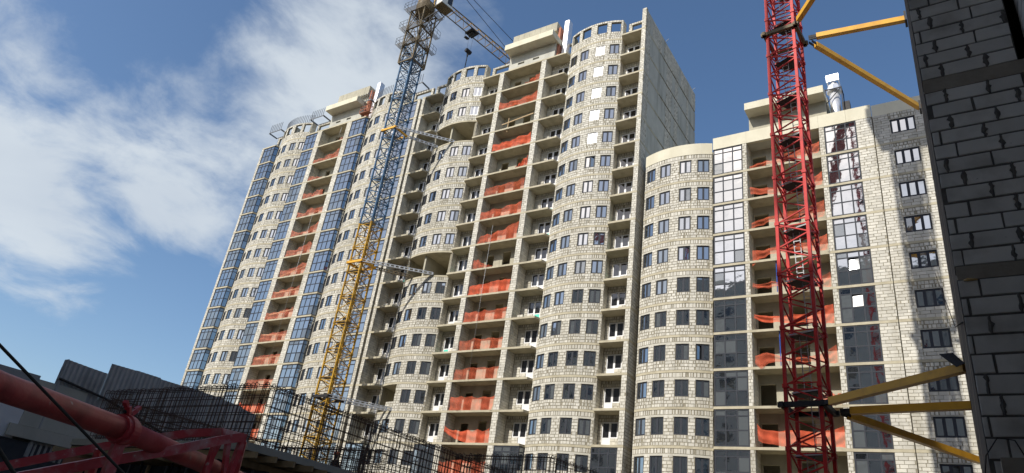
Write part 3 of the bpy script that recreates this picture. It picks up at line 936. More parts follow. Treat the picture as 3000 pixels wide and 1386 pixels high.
    # hanging painters cradle by the penthouse
    ms.emit(T)
    h = thing('suspended_cradle', 'small rusty red work cradle hung beside the far tower roof shaft', 'cradle', (-65.9, D - 0.1, 58.3))
    cr = MB()
    for z in (0.0, 0.55, 1.05):
        cr.beam((-0.9, -0.3, z), (0.9, -0.3, z), 0.05, 0.05); cr.beam((-0.9, 0.3, z), (0.9, 0.3, z), 0.05, 0.05)
        cr.beam((-0.9, -0.3, z), (-0.9, 0.3, z), 0.05, 0.05); cr.beam((0.9, -0.3, z), (0.9, 0.3, z), 0.05, 0.05)
    for x in (-0.9, 0.0, 0.9):
        cr.beam((x, -0.3, 0), (x, -0.3, 1.1), 0.05, 0.05); cr.beam((x, 0.3, 0), (x, 0.3, 1.1), 0.05, 0.05)
    cr.build('cage', 'brick_red', h)
    MB().box(-0.88, 0.88, -0.28, 0.28, 0.03, 0.08).build('platform', 'brick_red', h)
    MB().tube([(-0.9, 0, 1.1), (-0.9, 0.4, 3.1)], 0.02, 4).build('suspension_rope', 'cable', h)
    MB().tube([(0.9, 0, 1.1), (0.9, 0.4, 3.1)], 0.02, 4).build('suspension_rope', 'cable', h)
    return T


block_a()


# ================================================================== BLOCK C (lower block on the right)
def block_c():
    T = thing('apartment_block', 'lower right unfinished block with round bay, pale concrete parapet and triple windows', 'building')
    ms = Masonry()
    K0 = 6; NS = NST
    nl, nr = -13.42, -7.36
    p0, p1 = -13.79, nl; q0, q1 = nr, -6.95
    bay = Arc(-23.25, -16.7)
    gx1 = -4.5; seam = -3.27
    pier(ms, p0, p1, K0, NS); pier(ms, q0, q1, K0, NS, right=False)
    for k in range(K0, NS):
        zf = zk(k + 1) + TS; zc = zk(k)
        bay_storey(ms, T, bay, k)
        glazed_loggia(T, -16.42, p0, k); gl = glazed_loggia(T, q1, gx1, k)
        for pn in gl.children:
            pn.rotation_euler = (random.gauss(0, .002), 0, -0.021 + random.gauss(0, .002))
        if k in (10, 11):
            sash = gl.children[4]; sash.rotation_euler = (-R(7.7), 0, -R(3.6)); sash.location.y -= 0.02
        # masonry strip, seam and the window wall
        pth = Line(gx1, D, seam - 0.02, D)
        ms.wall(pth, 0, pth.L, zf, zc, 'h', bw=0.58)
        xw = seam + 0.03; pth = Line(xw, D + 0.004, 2.6, D + 0.004)
        a, b = -2.03 - xw, -0.29 - xw
        zs = zf + 0.80; zt = zs + 1.34
        ms.wall(pth, 0, a, zf, zt, 'h', bw=0.58); ms.wall(pth, b, pth.L, zf, zt, 'h', bw=0.58)
        ms.wall(pth, a, b, zf, zs - 0.01, 'h', bw=0.58)
        ms.backing(pth, 0, a - 0.1, zt + 0.003, zc, off=-0.022); ms.courses(pth, 0, a - 0.1, zt + 0.003, zc, bw=0.58)
        ms.wall(pth, a - 0.1, b + 0.1, zt + 0.063, zc, 'v'); ms.backing(pth, a - 0.1, b + 0.1, zt, zt + 0.06, off=-0.006, mb=ms.lint)
        ms.backing(pth, b + 0.1, pth.L, zt + 0.003, zc, off=-0.022); ms.courses(pth, b + 0.1, pth.L, zt + 0.003, zc, bw=0.58)
        put_win('triple', T, (-2.03, D + 0.06, zs), 0)
    bay_ends(ms, bay, K0, NS)
    conc = lambda *q: MB().box(*q).build('partition_wall', 'concrete', T)
    niche(ms, conc, None, nl, nr, K0, NS, [(-13.3, -12.1, 2.05), (-10.6, -9.5, 2.3)])
    for (a, b) in ((bay.xr, p0), (q1, gx1)):
        conc(a, b, D + DEP, D + DEP + 0.2, 0, zk(K0))
    el = [('bay', bay), ('flat', -16.45, seam - 0.02)]
    add_slabs(T, el, range(K0 + 1, NS + 1))
    add_slabs(T, [('flat', seam + 0.03, 2.6)], range(K0 + 1, NS + 1))
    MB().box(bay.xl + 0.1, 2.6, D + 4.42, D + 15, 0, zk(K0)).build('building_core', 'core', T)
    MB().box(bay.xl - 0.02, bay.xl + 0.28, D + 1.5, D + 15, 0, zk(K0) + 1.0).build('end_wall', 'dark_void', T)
    # parapet, poured in panels
    zp0, zp1 = zk(K0), 40.92
    n = 7
    for i in range(n):
        pts = []; rev = []
        for j in range(4):
            (p, nn) = bay.at(bay.L * (i + j / 3 * 0.996 + 0.002) / n)
            pts.append((p[0] + nn[0] * 0.03, p[1] + nn[1] * 0.03)); rev.append((p[0] - nn[0] * 0.25, p[1] - nn[1] * 0.25))
        MB().prism(pts + rev[::-1], zp0, 40.88).build('parapet_panel', 'parapet_concrete', T)
    xs = [-16.43, -13.42, -10.4, -7.36, -5.2, seam - 0.02]
    for a, b in zip(xs[:-1], xs[1:]):
        MB().box(a + 0.006, b - 0.006, D - 0.02, D + 0.3, zp0, zp1).build('parapet_panel', 'parapet_concrete', T)
    MB().box(seam + 0.03, 2.6, D + 0.0, D + 0.3, zp0 - 0.02, 40.78).build('parapet_panel', 'parapet_concrete', T)
    MB().box(-16.42, 2.6, D + 0.31, D + 15, zp0, zp0 + 0.25).build('roof', 'grey_concrete', T)
    MB().box(bay.xl + 0.3, -16.44, D + 0.7, D + 15, zp0, zp0 + 0.25).build('roof', 'grey_concrete', T)
    # roof structure
    c = MB(); c.box(-13.2, -6.65, D + 0.32, D + 3.4, zp0 + 0.26, 42.6); c.build('penthouse_wall', 'concrete', T)
    MB().box(-13.25, -6.6, D - 1.0, D + 3.5, 42.6, 43.33).build('penthouse_canopy', 'parapet_concrete', T)
    # gap between this block and the tower behind
    # roof duct
    v = thing('roof_ventilation_unit', 'shiny foil roof ventilation stack with louvred head behind the right parapet', 'ventilation unit', (-6.0, D + 1.3, zp0 + 1.75))
    MB().tube([(0, 0, -1.5), (0, 0, 2.6)], 0.42, 14).build('duct', 'foil', v, smooth=True)
    MB().tube([(0, 0, 2.6), (0, 0, 2.95), (0, 0, 3.3)], [0.62, 0.62, 0.5], 8).build('collar', 'foil', v)
    hd = MB(); hd.box(-0.5, 0.5, -0.45, 0.45, 4.25, 4.33)
    hd.box(-0.5, -0.42, -0.45, 0.45, 3.6, 4.25); hd.box(0.42, 0.5, -0.45, 0.45, 3.6, 4.25)
    hdo = hd.build('louvre_head', 'foil', v)
    for i in range(5):
        MB().box(-0.41, 0.41, -0.44, -0.36, 3.65 + i * 0.12, 3.71 + i * 0.12).build('louvre', 'foil', hdo)
    MB().tube([(0, 0, 3.3), (0, 0, 3.62)], 0.3, 10).build('neck', 'foil', v, smooth=True)
    fr = MB()
    for (x, y) in ((-0.65, -0.6), (0.65, -0.6), (-0.65, 0.6), (0.65, 0.6)):
        fr.beam((x, y, -1.5), (x, y, 2.7), 0.07, 0.07)
    fr.beam((-0.65, -0.6, 2.6), (0.65, -0.6, 2.6), 0.07, 0.09); fr.beam((-0.65, -0.6, 1.1), (0.65, -0.6, 2.6), 0.06, 0.06); fr.beam((0.65, -0.6, 2.6), (0.65, 0.6, 2.6), 0.07, 0.09)
    fr.build('support_frame', 'black_steel', v)
    MB().box(0.55, 1.15, -0.3, 0.3, -1.5, 1.2).build('fan_box', 'black_steel', v)
    ms.emit(T)
    return T


block_c()


# ================================================================== orange nets on the open balconies
def nets():
    r = random.Random(3)
    G = 'orange nets across the balcony openings'
    # middle tower: storey -> profile (fraction, height)
    B = {0: [(0.62, .05), (1, 1.0)], 1: [(0, .95), (.35, .8), (.75, .95), (1, 1.35)], 3: [(0, .95), (.5, .95), (1, 1.35)], 4: [(0.72, .1), (1, 1.2)], 5: [(0, .95), (.5, 1.05), (1, 1.25)],
         6: [(0, .9), (.55, .95), (1, 1.3)], 7: [(0, .3), (.12, .9), (.55, 1.1), (.8, 1.6), (1, 1.75)], 8: [(0, .9), (.12, 1.0), (.22, .5), (.5, .1)], 9: [(0, 1.0), (.3, 1.0), (.7, 1.2), (1, 1.15)], 10: [(0, 1.05), (.5, 1.0), (1, 1.1)],
         11: [(0, .95), (.5, 1.05), (1, 1.0)], 12: [(0, 1.0), (.45, 1.1), (1, 1.05)], 13: [(0, 1.15), (.25, 1.25), (.6, 1.1), (1, 1.2)], 14: [(0, 1.3), (.25, 1.05), (.6, 1.05), (1, 1.15)], 15: [(0, 1.1), (.4, 1.3), (1, 1.2)], 16: [(0, 1.4), (.5, 1.5), (1, 1.4)]}
    for k, pr in B.items():
        f0 = pr[0][0]; f1 = pr[-1][0]
        x0 = -42.2 + 5.15 * f0; x1 = -42.2 + 5.15 * f1
        pr2 = [((f - f0) / (f1 - f0), h) for f, h in pr]
        bot = [(0, 1.0), (.25, .35), (.5, .02), (1, .02)] if k == 14 else None
        net('orange mesh net across the %s open recess below the middle tower roof' % ORD[k], x0, x1, zk(k + 1) + TS, pr2, group=G, bottoms=bot)
    A = {0: [(.85, .05), (1, .5)], 1: [(0, .6), (.3, .55), (.7, .8), (1, 1.35)], 2: [(0, .75), (.3, .45), (.6, .1)], 3: [(0, .9), (.35, .6), (.7, 1.0), (.8, .5)], 4: [(0, .75), (.3, .6), (.5, 1.1), (.7, .85), (1, 1.0)], 5: [(0, .9), (.35, .4), (.7, .7), (1, 1.6)],
         6: [(0, .8), (.4, .8), (.75, 1.3), (.9, 1.5), (1, 1.2)], 7: [(0, .9), (.5, .9), (.85, 1.5), (1, 1.3)], 8: [(0, .85), (1, 1.2)], 9: [(0, .85), (.5, .95), (1, 1.2)], 10: [(0, .9), (1, 1.1)], 11: [(0, 1.0), (.5, 1.15), (1, 1.1)], 12: [(0, 1.05), (1, 1.0)], 13: [(0, 1.2), (.2, 1.0), (1, 1.1)], 14: [(0, 1.1), (1, 1.1)], 15: [(0, 1.0), (1, 1.2)]}
    for k, pr in A.items():
        f0 = pr[0][0]; f1 = pr[-1][0]
        x0 = -74.36 + 4.98 * f0; x1 = -74.36 + 4.98 * f1
        net('faded orange net across the %s open recess below the far tower roof' % ORD[k], x0, x1, zk(k + 1) + TS, [((f - f0) / (f1 - f0), h) for f, h in pr], group=G, mat='net_faded' if k < 13 else 'net_orange')
    C = {6: ([(0, .25), (.3, .45), (.7, .9), (1, 1.3)], [(0, -.1), (.3, .05), (.7, .2), (1, .3)]), 7: ([(0, .95), (.12, .75), (.5, .6), (.85, .9), (1, 1.3)], [(0, .45), (.1, .15), (.5, .1), (1, .1)]),
         8: ([(0, .55), (.4, .95), (.7, 1.0), (1, 1.45)], [(0, .05), (.4, .45), (.7, .25), (1, .1)]), 9: ([(0, .9), (.15, .75), (.35, 1.0), (.7, .9), (1, 1.4)], [(0, -.5), (.1, .1), (.35, .45), (.7, .3), (1, .1)]),
         10: ([(0, .85), (.4, .8), (.7, .8), (1, 1.1)], [(0, .5), (.4, .45), (.7, .1), (1, .1)]), 11: ([(0, 1.15), (.2, 1.0), (.6, .9), (1, 1.4)], [(0, .95), (.15, .5), (.6, .3), (1, .05)]), 12: ([(0, .75), (.15, 1.0), (.35, .6), (.7, .5), (1, 1.2)], [(0, .2), (.08, -.25), (.16, .3), (.4, .3), (.7, .2), (1, .05)]),
         13: ([(.72, .3), (.85, .8), (1, .7)], [(.72, .05), (1, .05)]), 14: ([(0, 1.4), (.05, 1.1), (.3, 1.1), (.7, 1.0), (1, 1.3)], [(0, .5), (.05, .3), (.3, .1), (.7, .2), (1, .05)])}
    for k, (pr, bt) in C.items():
        f0 = pr[0][0]; f1 = pr[-1][0]
        x0 = -13.2 + 5.8 * f0; x1 = -13.2 + 5.8 * f1
        nm = lambda q: [((f - f0) / (f1 - f0), h) for f, h in q]
        net('orange mesh net festooned across the %s open recess of the lower right block' % ORD[k - 6], x0, x1, zk(k + 1) + TS, nm(pr), y=D - 0.02, group=G, bottoms=nm(bt), sag=0.1, bunch=0.22)
    o = thing('timber_barrier', 'plain plank barrier with post in the third recess of the middle tower', 'barrier', (-39.6, D + 0.15, zk(3) + TS))
    MB().beam((-1.9, 0, 0.75), (2.4, 0, 1.25), 0.05, 0.14).build('rail', 'timber', o)
    MB().beam((-1.0, 0.04, -0.5), (-1.0, 0.04, 1.5), 0.09, 0.09).build('post', 'timber', o)
    for k, (a, b) in {7: (.3, 1.25), 8: (.85, 1.05), 9: (.8, 1.2), 10: (1.1, .75), 11: (.9, 1.05)}.items():
        q = thing('plank_rail', 'timber plank rail behind the net in the %s recess of the far tower' % ORD[k], 'plank rail', (-71.87, D + 0.3, zk(k + 1) + TS), 'plank rails in the far tower')
        MB().beam((-2.4, 0, a), (2.3, 0, b), 0.04, 0.13).build('plank', 'timber', q)
        MB().beam((0.3, 0.05, 0), (0.3, 0.05, 1.2), 0.08, 0.08).build('post', 'timber', q)
    rr_ = random.Random(9)
    for (lx, k, nm) in ((-54.0, 9, 'middle tower leftmost balcony'), (-44.9, 4, 'middle tower balcony left of its recess'), (-35.6, 10, 'middle tower balcony right of its recess'), (-25.9, 5, 'middle tower balcony beside the end wall'), (-54.1, 4, 'middle tower leftmost balcony')):
        q = thing('block_stack', 'stack of spare blocks on the %s, %s floor down' % (nm, ORD[k]), 'block stack', (lx, D + 0.55, zk(k + 1) + TS))
        for j in range(2):
            for i in range(2):
                MB().box(-0.3 + i * 0.32, -0.02 + i * 0.32, -0.15, 0.15, j * 0.21, j * 0.21 + 0.2).build('block', 'block', q)
    for k in (10, 12):
        p = thing('adjustable_prop', 'thin blue steel prop in the %s recess of the lower right block' % ORD[k - 6], 'prop', (-11.4, D + 0.25, zk(k + 1) + TS), 'blue steel props')
        MB().tube([(0, 0, 0), (0, 0, 2.8)], 0.035, 6).build('tube', 'blue_prop', p)
        MB().box(-0.07, 0.07, -0.07, 0.07, 2.77, 2.8).build('head_plate', 'blue_prop', p)


nets()


def hose(label, pts, r=0.02):
    tag(MB().tube(pts, r, 5).build('hose', 'galv', smooth=True), label, 'hose')


hose('thin grey hose hanging in the top recess of the far tower', [(-70.6, D + 0.3, ZR), (-70.7, D + 0.3, ZR - 1.0), (-70.9, D + 0.35, ZR - 2.4)])
hose('long grey rope hanging down past the ninth recess of the middle tower', [(-40.3, D - 0.06, zk(8) + 2.2), (-40.32, D - 0.1, zk(10)), (-40.3, D - 0.1, zk(13) + 0.2)], 0.015)
hose('grey rope hanging down the front of the far tower recesses', [(-71.0, D - 0.06, zk(5)), (-70.9, D - 0.1, zk(8)), (-70.8, D - 0.1, zk(12))], 0.015)


# ================================================================== tall block behind the viewpoint (mirrored in the lower windows)
def block_behind():
    T = thing('apartment_block', 'tall grey block whose dark outline shows mirrored in the lower windows', 'building')
    x0, x1, y0, y1, zt = -95.0, 34.0, -22.0, -5.0, 53.2
    MB().box(x0, x1, y0, y1, 0, zt).build('wall', 'block_behind', T)
    MB().box(x0 - 0.2, x1 + 0.2, y0 - 0.2, y1 + 0.2, zt, zt + 0.3).build('roof_edge', 'grey_concrete', T)
    wm = MB().box(0, 1.7, 0, 0.06, 0, 1.5).mesh('behind_window', 'pane_door')
    n = 0
    for k in range(4, 16):
        for i in range(22):
            link('window', wm, T, (x0 + 5 + i * 5.6, y1 + 0.01, 1.2 + 3.15 * k)); n += 1


block_behind()


# ================================================================== dark near building on the right
def near_building():
    T = thing('near_building', 'near dark wall of large grey aerated blocks in deep shade at the right edge', 'building')
    yc = 10.4; x0 = 0.118; x1 = 1.39
    ms = Masonry()
    f = MB(); F = [(4, 5, 6, 7), (0, 1, 5, 4), (1, 2, 6, 5), (2, 3, 7, 6), (3, 0, 4, 7)]
    ch = 0.2605
    # block courses are laid storey by storey between slab bands
    bands = [(-0.2, 0.0), (2.95, 3.19), (6.13, 6.33), (9.38, 9.63), (12.45, 12.68), (15.5, 15.75), (18.6, 18.8)]
    rng = random.Random(11)
    back = MB(); bl = []
    joints = []
    def lay(path, L, za, zb, phase, w=0.56):
        n = round((zb - za) / ch); h = (zb - za) / n
        for r in range(n):
            u = -w * (0.5 if (r + phase) % 2 else 0.86) + rng.uniform(-.04, .04)
            while u < L:
                ww = w * rng.uniform(0.97, 1.05); a = max(0, u); b = min(L, u + ww)
                if b - a > 0.05:
                    g1 = rng.uniform(0.004, 0.022)
                    ms.one(path, a + g1 * 0.6, b - g1 * 0.6, za + r * h + 0.006, za + (r + 1) * h - 0.007 - rng.uniform(0, .004))
                if path.n[1] < -0.5 and 0.08 < u + ww < L - 0.03:
                    joints.append((u + ww, za + (r + 0.5) * h, h))
                u += ww
    front = Line(x0, yc, x1, yc); ret = Line(x1 + 0.62, yc + 0.5, x1 + 0.62, yc - 5.5)
    rec = Line(x1 + 0.0, yc, x1 + 0.0, yc + 2.5)
    for i, ((a0, a1), (b0, b1)) in enumerate(zip(bands[:-1], bands[1:])):
        lay(front, front.L, a1, b0, i)
        ms.backing(front, 0, front.L, a1, b0, 0.3, -0.014)
        if i in (2, 3):
            rp = Line(x1 + 0.16, yc + 0.2, x1 + 0.16, yc - 1.9)
            lay(rp, rp.L, a1, b0, i); ms.backing(rp, 0, rp.L, a1, b0, 0.3, -0.014)
    for i, (w_, pts) in enumerate(ms.blocks):
        m = MB(); m.v = pts; m.f = F; m.build('block', 'aac_grey', T)
    ms.back.build('mortar_backing', 'aac_mortar', T, kind='stuff')
    MB().box(x1 + 0.17, x1 + 0.49, yc - 4.5, yc - 1.91, 0, 18.6).build('return_wall', 'aac_mortar', T)
    for (a, b) in bands:
        MB().box(x0 + 0.012, x1 + 3.5, yc + 0.006, yc + 36.0, a, b).build('floor_slab', 'band_concrete', T)
    # long side wall running towards the far block, seen edge-on
    side = MB()
    for (a0, a1), (b0, b1) in zip(bands[:-1], bands[1:]):
        side.box(x0 + 0.015, x0 + 0.3, yc + 0.31, yc + 35.8, a1, b0)
    side.build('side_wall', 'aac_mortar', T)
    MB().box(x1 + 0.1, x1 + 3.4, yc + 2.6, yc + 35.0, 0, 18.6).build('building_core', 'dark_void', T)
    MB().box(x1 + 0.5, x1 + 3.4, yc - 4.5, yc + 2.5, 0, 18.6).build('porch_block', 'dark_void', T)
    MB().box(0.23, 1.7, 9.75, 10.385, 0, 3.62).build('concrete_ledge', 'band_concrete', T)
    # foam blobs and a bracket in the bed joint
    for (x, z, l, w_) in ((0.20, 6.11, 0.16, 0.022), (1.0, 6.12, 0.3, 0.03)):
        MB().tube([(x, yc - 0.005, z), (x + l * 0.3, yc - 0.02, z + 0.005), (x + l, yc - 0.005, z)], [w_ * 0.6, w_, w_ * 0.5], 7).build('foam_bead', 'foam', T, smooth=True)
    # mortar squeezed out of the upright joints
    for (ju, jz, jh) in joints:
        if rng.random() < 0.3 or jz > 13.5 or jz < 2.5:
            continue
        m = MB(); n = 7; L_, Rr_ = [], []
        for i in range(n):
            t = i / (n - 1); zz = jz - jh / 2 + jh * t
            wl = rng.uniform(0.006, 0.04) * (0.4 + math.sin(math.pi * t)); wr = rng.uniform(0.006, 0.04) * (0.4 + math.sin(math.pi * t))
            cx = x0 + ju + rng.uniform(-.006, .006)
            m.v += [(cx - wl, yc - 0.0072, zz), (cx, yc - 0.017 - rng.uniform(0, .006), zz + rng.uniform(-.01, .01)), (cx + wr, yc - 0.0072, zz)]
        for i in range(n - 1):
            a_ = 3 * i
            m.f += [(a_, a_ + 1, a_ + 4, a_ + 3), (a_ + 1, a_ + 2, a_ + 5, a_ + 4)]
        m.build('mortar_smear', 'aac_mortar', T)


near_building()


# ================================================================== tower cranes
def mast(T, cx, cy, s, z0, z1, sec, mats, leg=0.14, dg=0.06, npan=2, rot=0.0, brk=None, xbrace=False):
    """lattice mast; every section is a part with its braces as sub-parts"""
    n = int(math.ceil((z1 - z0) / sec)); h = s / 2
    corners = [Vector((-h, -h, 0)), Vector((h, -h, 0)), Vector((h, h, 0)), Vector((-h, h, 0))]
    cache = {}
    def get(key, mk):
        if key not in cache:
            cache[key] = mk()
        return cache[key]
    ph = sec / npan
    for i in range(n):
        zb = z0 + i * sec
        mat = mats(zb + sec / 2)
        def legs(mat=mat):
            m = MB(); q = leg * 0.72; h_ = leg / 2
            prof = [(-0.0, q), (0.1, q), (0.1001, h_), (sec - 0.1, h_), (sec - 0.0999, q), (sec, q)]
            for (z, w_) in prof:
                m.v += [(-w_, -w_, z), (w_, -w_, z), (w_, w_, z), (-w_, w_, z)]
            for r_ in range(len(prof) - 1):
                for j in range(4):
                    a_ = 4 * r_ + j; b_ = 4 * r_ + (j + 1) % 4; m.f.append((a_, b_, b_ + 4, a_ + 4))
            return m.mesh('leg', mat)
        o = bpy.data.objects.new('mast_section', None); COL.objects.link(o); o.parent = T; o.location = (cx, cy, zb); o.rotation_euler = (0, 0, rot)
        for c in corners:
            link('leg', get(('leg', mat), legs), o, (c.x, c.y, 0))
        for fi in range(4):
            a, b = corners[fi], corners[(fi + 1) % 4]
            if fi % 2:
                a, b = b, a
            for p in range(npan):
                def dia(a=a, b=b, p=p, mat=mat):
                    m = MB(); zm = p * ph
                    m.beam(a + Vector((0, 0, zm + 0.05)), b + Vector((0, 0, zm + ph / 2)), dg, dg)
                    return m.mesh('diagonal', mat)
                def dia2(a=a, b=b, p=p, mat=mat):
                    m = MB(); zm = p * ph
                    m.beam(b + Vector((0, 0, zm + ph / 2 + 0.04)), a + Vector((0, 0, zm + ph - 0.02)), dg, dg)
                    return m.mesh('diagonal', mat)
                link('diagonal', get((fi, p, 1, mat), dia), o); link('diagonal', get((fi, p, 2, mat), dia2), o)
            def hor(a=a, b=b, mat=mat):
                return MB().beam(a, b, dg * 0.8, dg * 0.8).mesh('strut', mat)
            link('strut', get((fi, 'h', mat), hor), o, (0, 0, 0.12)); link('strut', get((fi, 'h', mat), hor), o, (0, 0, sec - 0.2))
    return n


def blue_crane():
    X, Y, S = -54.4, 48.3, 1.8
    T = thing('tower_crane', 'tower crane with yellow lower mast and blue upper mast tied to the middle tower', 'tower crane', (X, Y, 0))
    T.location = (0, 0, 0)
    mats = lambda z: 'crane_yellow' if z < 36.3 else 'crane_blue'
    mast(T, X, Y, S, 0, 63.0, 3.0, mats, leg=0.16, dg=0.07, npan=2)
    # platforms inside the mast
    for z in range(6, 63, 6):
        MB().box(X - 0.75, X + 0.75, Y - 0.75, Y + 0.1, z + 0.1, z + 0.15).build('platform', 'crane_rust' if z < 36 else 'steel_grey', T)
    lad = MB()
    for dx in (-0.2, 0.2):
        lad.beam((X + 0.3 + dx, Y + 0.45, 0), (X + 0.3 + dx, Y + 0.45, 62), 0.04, 0.04)
    for i in range(0, 200):
        lad.beam((X + 0.1, Y + 0.45, 0.3 * i + 0.3), (X + 0.5, Y + 0.45, 0.3 * i + 0.3), 0.025, 0.025)
    lad.build('ladder', 'steel_grey', T)
    # collars and tie braces to the tower
    for (z, m, ends, b1, b2) in ((48.95, 'brace_yellow', ((-48.3, 52.45), (-51.0, 52.6)), 'galv', 'galv'), (31.05, 'brace_yellow', ((-47.5, 52.42), (-50.45, 52.45)), 'galv', 'crane_rust'), (16.1, 'black_steel', ((-49.4, 52.4), (-50.2, 52.45)), 'galv', 'galv')):
        h = S / 2 + 0.16; c = MB()
        for (p, q) in (((-h, -h), (h, -h)), ((h, -h), (h, h)), ((h, h), (-h, h)), ((-h, h), (-h, -h))):
            ex = 0.12
            d = Vector((q[0] - p[0], q[1] - p[1], 0)).normalized() * ex
            c.beam((X + p[0] - d.x, Y + p[1] - d.y, z), (X + q[0] + d.x, Y + q[1] + d.y, z), 0.16, 0.26)
        col = c.build('collar', m, T)
        for i, ((ex, ey), mt) in enumerate(zip(ends, (b1, b2))):
            st = Vector((X + h, Y - h, z)) if i == 0 else Vector((X + h, Y + h, z))
            en = Vector((ex, ey, z - 0.05)); d = (en - st).normalized(); sd = Vector((0, 0, 1)).cross(d)
            b = MB()
            # laced channel brace: two chords and batten plates
            for o_ in (-0.13, 0.13):
                b.beam(st + Vector((0, 0, o_)), en + Vector((0, 0, o_)), 0.16, 0.07)
            L = (en - st).length; nn = int(L / 0.5)
            for j in range(nn + 1):
                p = st + d * (L * j / nn)
                b.beam(p - d * 0.09, p + d * 0.09, 0.15, 0.24)
            b.build('tie_brace', mt, T)
    # climbing cage
    a = 1.19
    cg = MB()
    zl = [59.6, 62.4, 65.2, 68.6]
    cs = [(-a, -a), (a, -a), (a, a), (-a, a)]
    for (x, y) in cs:
        cg.beam((X + x, Y + y, zl[0]), (X + x, Y + y, zl[-1]), 0.16, 0.16)
    cgo = cg.build('climbing_frame', 'crane_rust', T)
    for i in range(4):
        p = Vector((X + cs[i][0], Y + cs[i][1], 0)); q = Vector((X + cs[(i + 1) % 4][0], Y + cs[(i + 1) % 4][1], 0))
        for j, z in enumerate(zl):
            MB().beam(p + Vector((0, 0, z)), q + Vector((0, 0, z)), 0.13, 0.16).build('ring_beam', 'crane_rust', cgo)
            if j < 3:
                MB().beam(p + Vector((0, 0, z)), (p + q) / 2 + Vector((0, 0, zl[j + 1])), 0.08, 0.08).build('brace', 'crane_rust', cgo)
                MB().beam((p + q) / 2 + Vector((0, 0, zl[j + 1])), q + Vector((0, 0, z)), 0.08, 0.08).build('brace', 'crane_rust', cgo)
                MB().beam(p + Vector((0, 0, (z + zl[j + 1]) / 2)), q + Vector((0, 0, z)), 0.06, 0.06).build('brace', 'crane_rust', cgo)
    # walkways with railings round the cage
    for z, e in ((62.4, 0.7), (65.2, 0.75), (68.6, 0.75)):
        o = a + e; pl = MB(); rl = MB()
        for (x0, x1, y0, y1) in ((-o, o, -o, -a - 0.05), (-o, -a - 0.05, -a - 0.05, o), (a + 0.05, o, -a - 0.05, o)):
            n_ = 5
            for q in range(n_):
                if x1 - x0 > y1 - y0:
                    yy = y0 + (y1 - y0) * (q + 0.5) / n_; pl.box(X + x0, X + x1, Y + yy - 0.025, Y + yy + 0.025, z - 0.02, z + 0.02)
                else:
                    xx = x0 + (x1 - x0) * (q + 0.5) / n_; pl.box(X + xx - 0.025, X + xx + 0.025, Y + y0, Y + y1, z - 0.02, z + 0.02)
        po = pl.build('walkway', 'crane_rust', T, kind='stuff')
        P = [(-o, o), (-o, -o), (o, -o), (o, o)]
        for i in range(3):
            p = Vector((X + P[i][0], Y + P[i][1], z)); q = Vector((X + P[i + 1][0], Y + P[i + 1][1], z))
            for hh in (0.5, 1.05):
                rl.beam(p + Vector((0, 0, hh)), q + Vector((0, 0, hh)), 0.03, 0.03)
            for t in range(7):
                r_ = p.lerp(q, t / 6); rl.beam(r_, r_ + Vector((0, 0, 1.05)), 0.03, 0.03)
        rl.build('railing', 'black_steel', po)
    # triangular support platform on the right of the cage
    tp = MB()
    for y in (-1.0, 0.2):
        tp.beam((X + a, Y + y, 66.2), (X + a + 2.4, Y + y, 66.9), 0.1, 0.12); tp.beam((X + a, Y + y, 63.8), (X + a + 2.4, Y + y, 66.9), 0.09, 0.09)
        for t in (0.25, 0.5, 0.75):
            p = Vector((X + a, Y + y, 66.2)).lerp(Vector((X + a + 2.4, Y + y, 66.9)), t); q = Vector((X + a, Y + y, 63.8)).lerp(Vector((X + a + 2.4, Y + y, 66.9)), t)
            tp.beam(p, q, 0.05, 0.05)
    for t in (0.3, 0.65, 1.0):
        tp.beam((X + a + 2.4 * t, Y - 1.0, 66.2 + .7 * t), (X + a + 2.4 * t, Y + 0.2, 66.2 + .7 * t), 0.07, 0.07)
    tp.build('loading_bracket', 'black_steel', T)
    # slewing table, cab, tower head, jib
    MB().tube([(X, Y, 68.7), (X, Y, 70.2)], 1.25, 16).build('slewing_ring', 'crane_rust', T)
    th = MB()
    for (x, y) in ((-.8, -.8), (.8, -.8), (.8, .8), (-.8, .8)):
        th.beam((X + x, Y + y, 70.2), (X + x * 0.25, Y + y * 0.25, 78.5), 0.14, 0.14)
        for j in range(4):
            z = 70.6 + j * 1.8; k_ = 1 - j * 0.22; k2 = 1 - (j + 1) * 0.22
            th.beam((X + x * k_, Y + y * k_, z), (X - y * k2, Y + x * k2, z + 1.8), 0.07, 0.07)
            th.beam((X + x * k_, Y + y * k_, z), (X - y * k_, Y + x * k_, z), 0.07, 0.07)
    th.build('tower_head', 'crane_yellow', T)
    jd = Vector((2.55, 12.9, 0)).normalized(); js = Vector((jd.y, -jd.x, 0))
    cab = MB()
    c0 = Vector((X, Y, 0)) + js * 2.05 + jd * 1.6
    def cp(a_, b_, z): return tuple(c0 + js * a_ + jd * b_ + Vector((0, 0, z)))
    def cbox(m, a0, a1, b0, b1, z0, z1):
        n = len(m.v); m.v += [cp(a0, b0, z0), cp(a1, b0, z0), cp(a1, b1, z0), cp(a0, b1, z0), cp(a0, b0, z1), cp(a1, b0, z1), cp(a1, b1, z1), cp(a0, b1, z1)]
        m.f += [(n, n + 3, n + 2, n + 1), (n + 4, n + 5, n + 6, n + 7), (n, n + 1, n + 5, n + 4), (n + 1, n + 2, n + 6, n + 5), (n + 2, n + 3, n + 7, n + 6), (n + 3, n, n + 4, n + 7)]
    cbox(cab, -0.65, 0.65, -1.0, 0.75, 69.8, 72.1)
    co = cab.build('cab', 'cab_white', T)
    w_ = MB(); cbox(w_, 0.655, 0.67, -0.1, 0.65, 70.3, 71.8); w_.build('window', 'pane_door', co)
    w_ = MB(); cbox(w_, -0.55, 0.55, 0.755, 0.77, 70.2, 71.9); w_.build('window', 'pane_door', co)
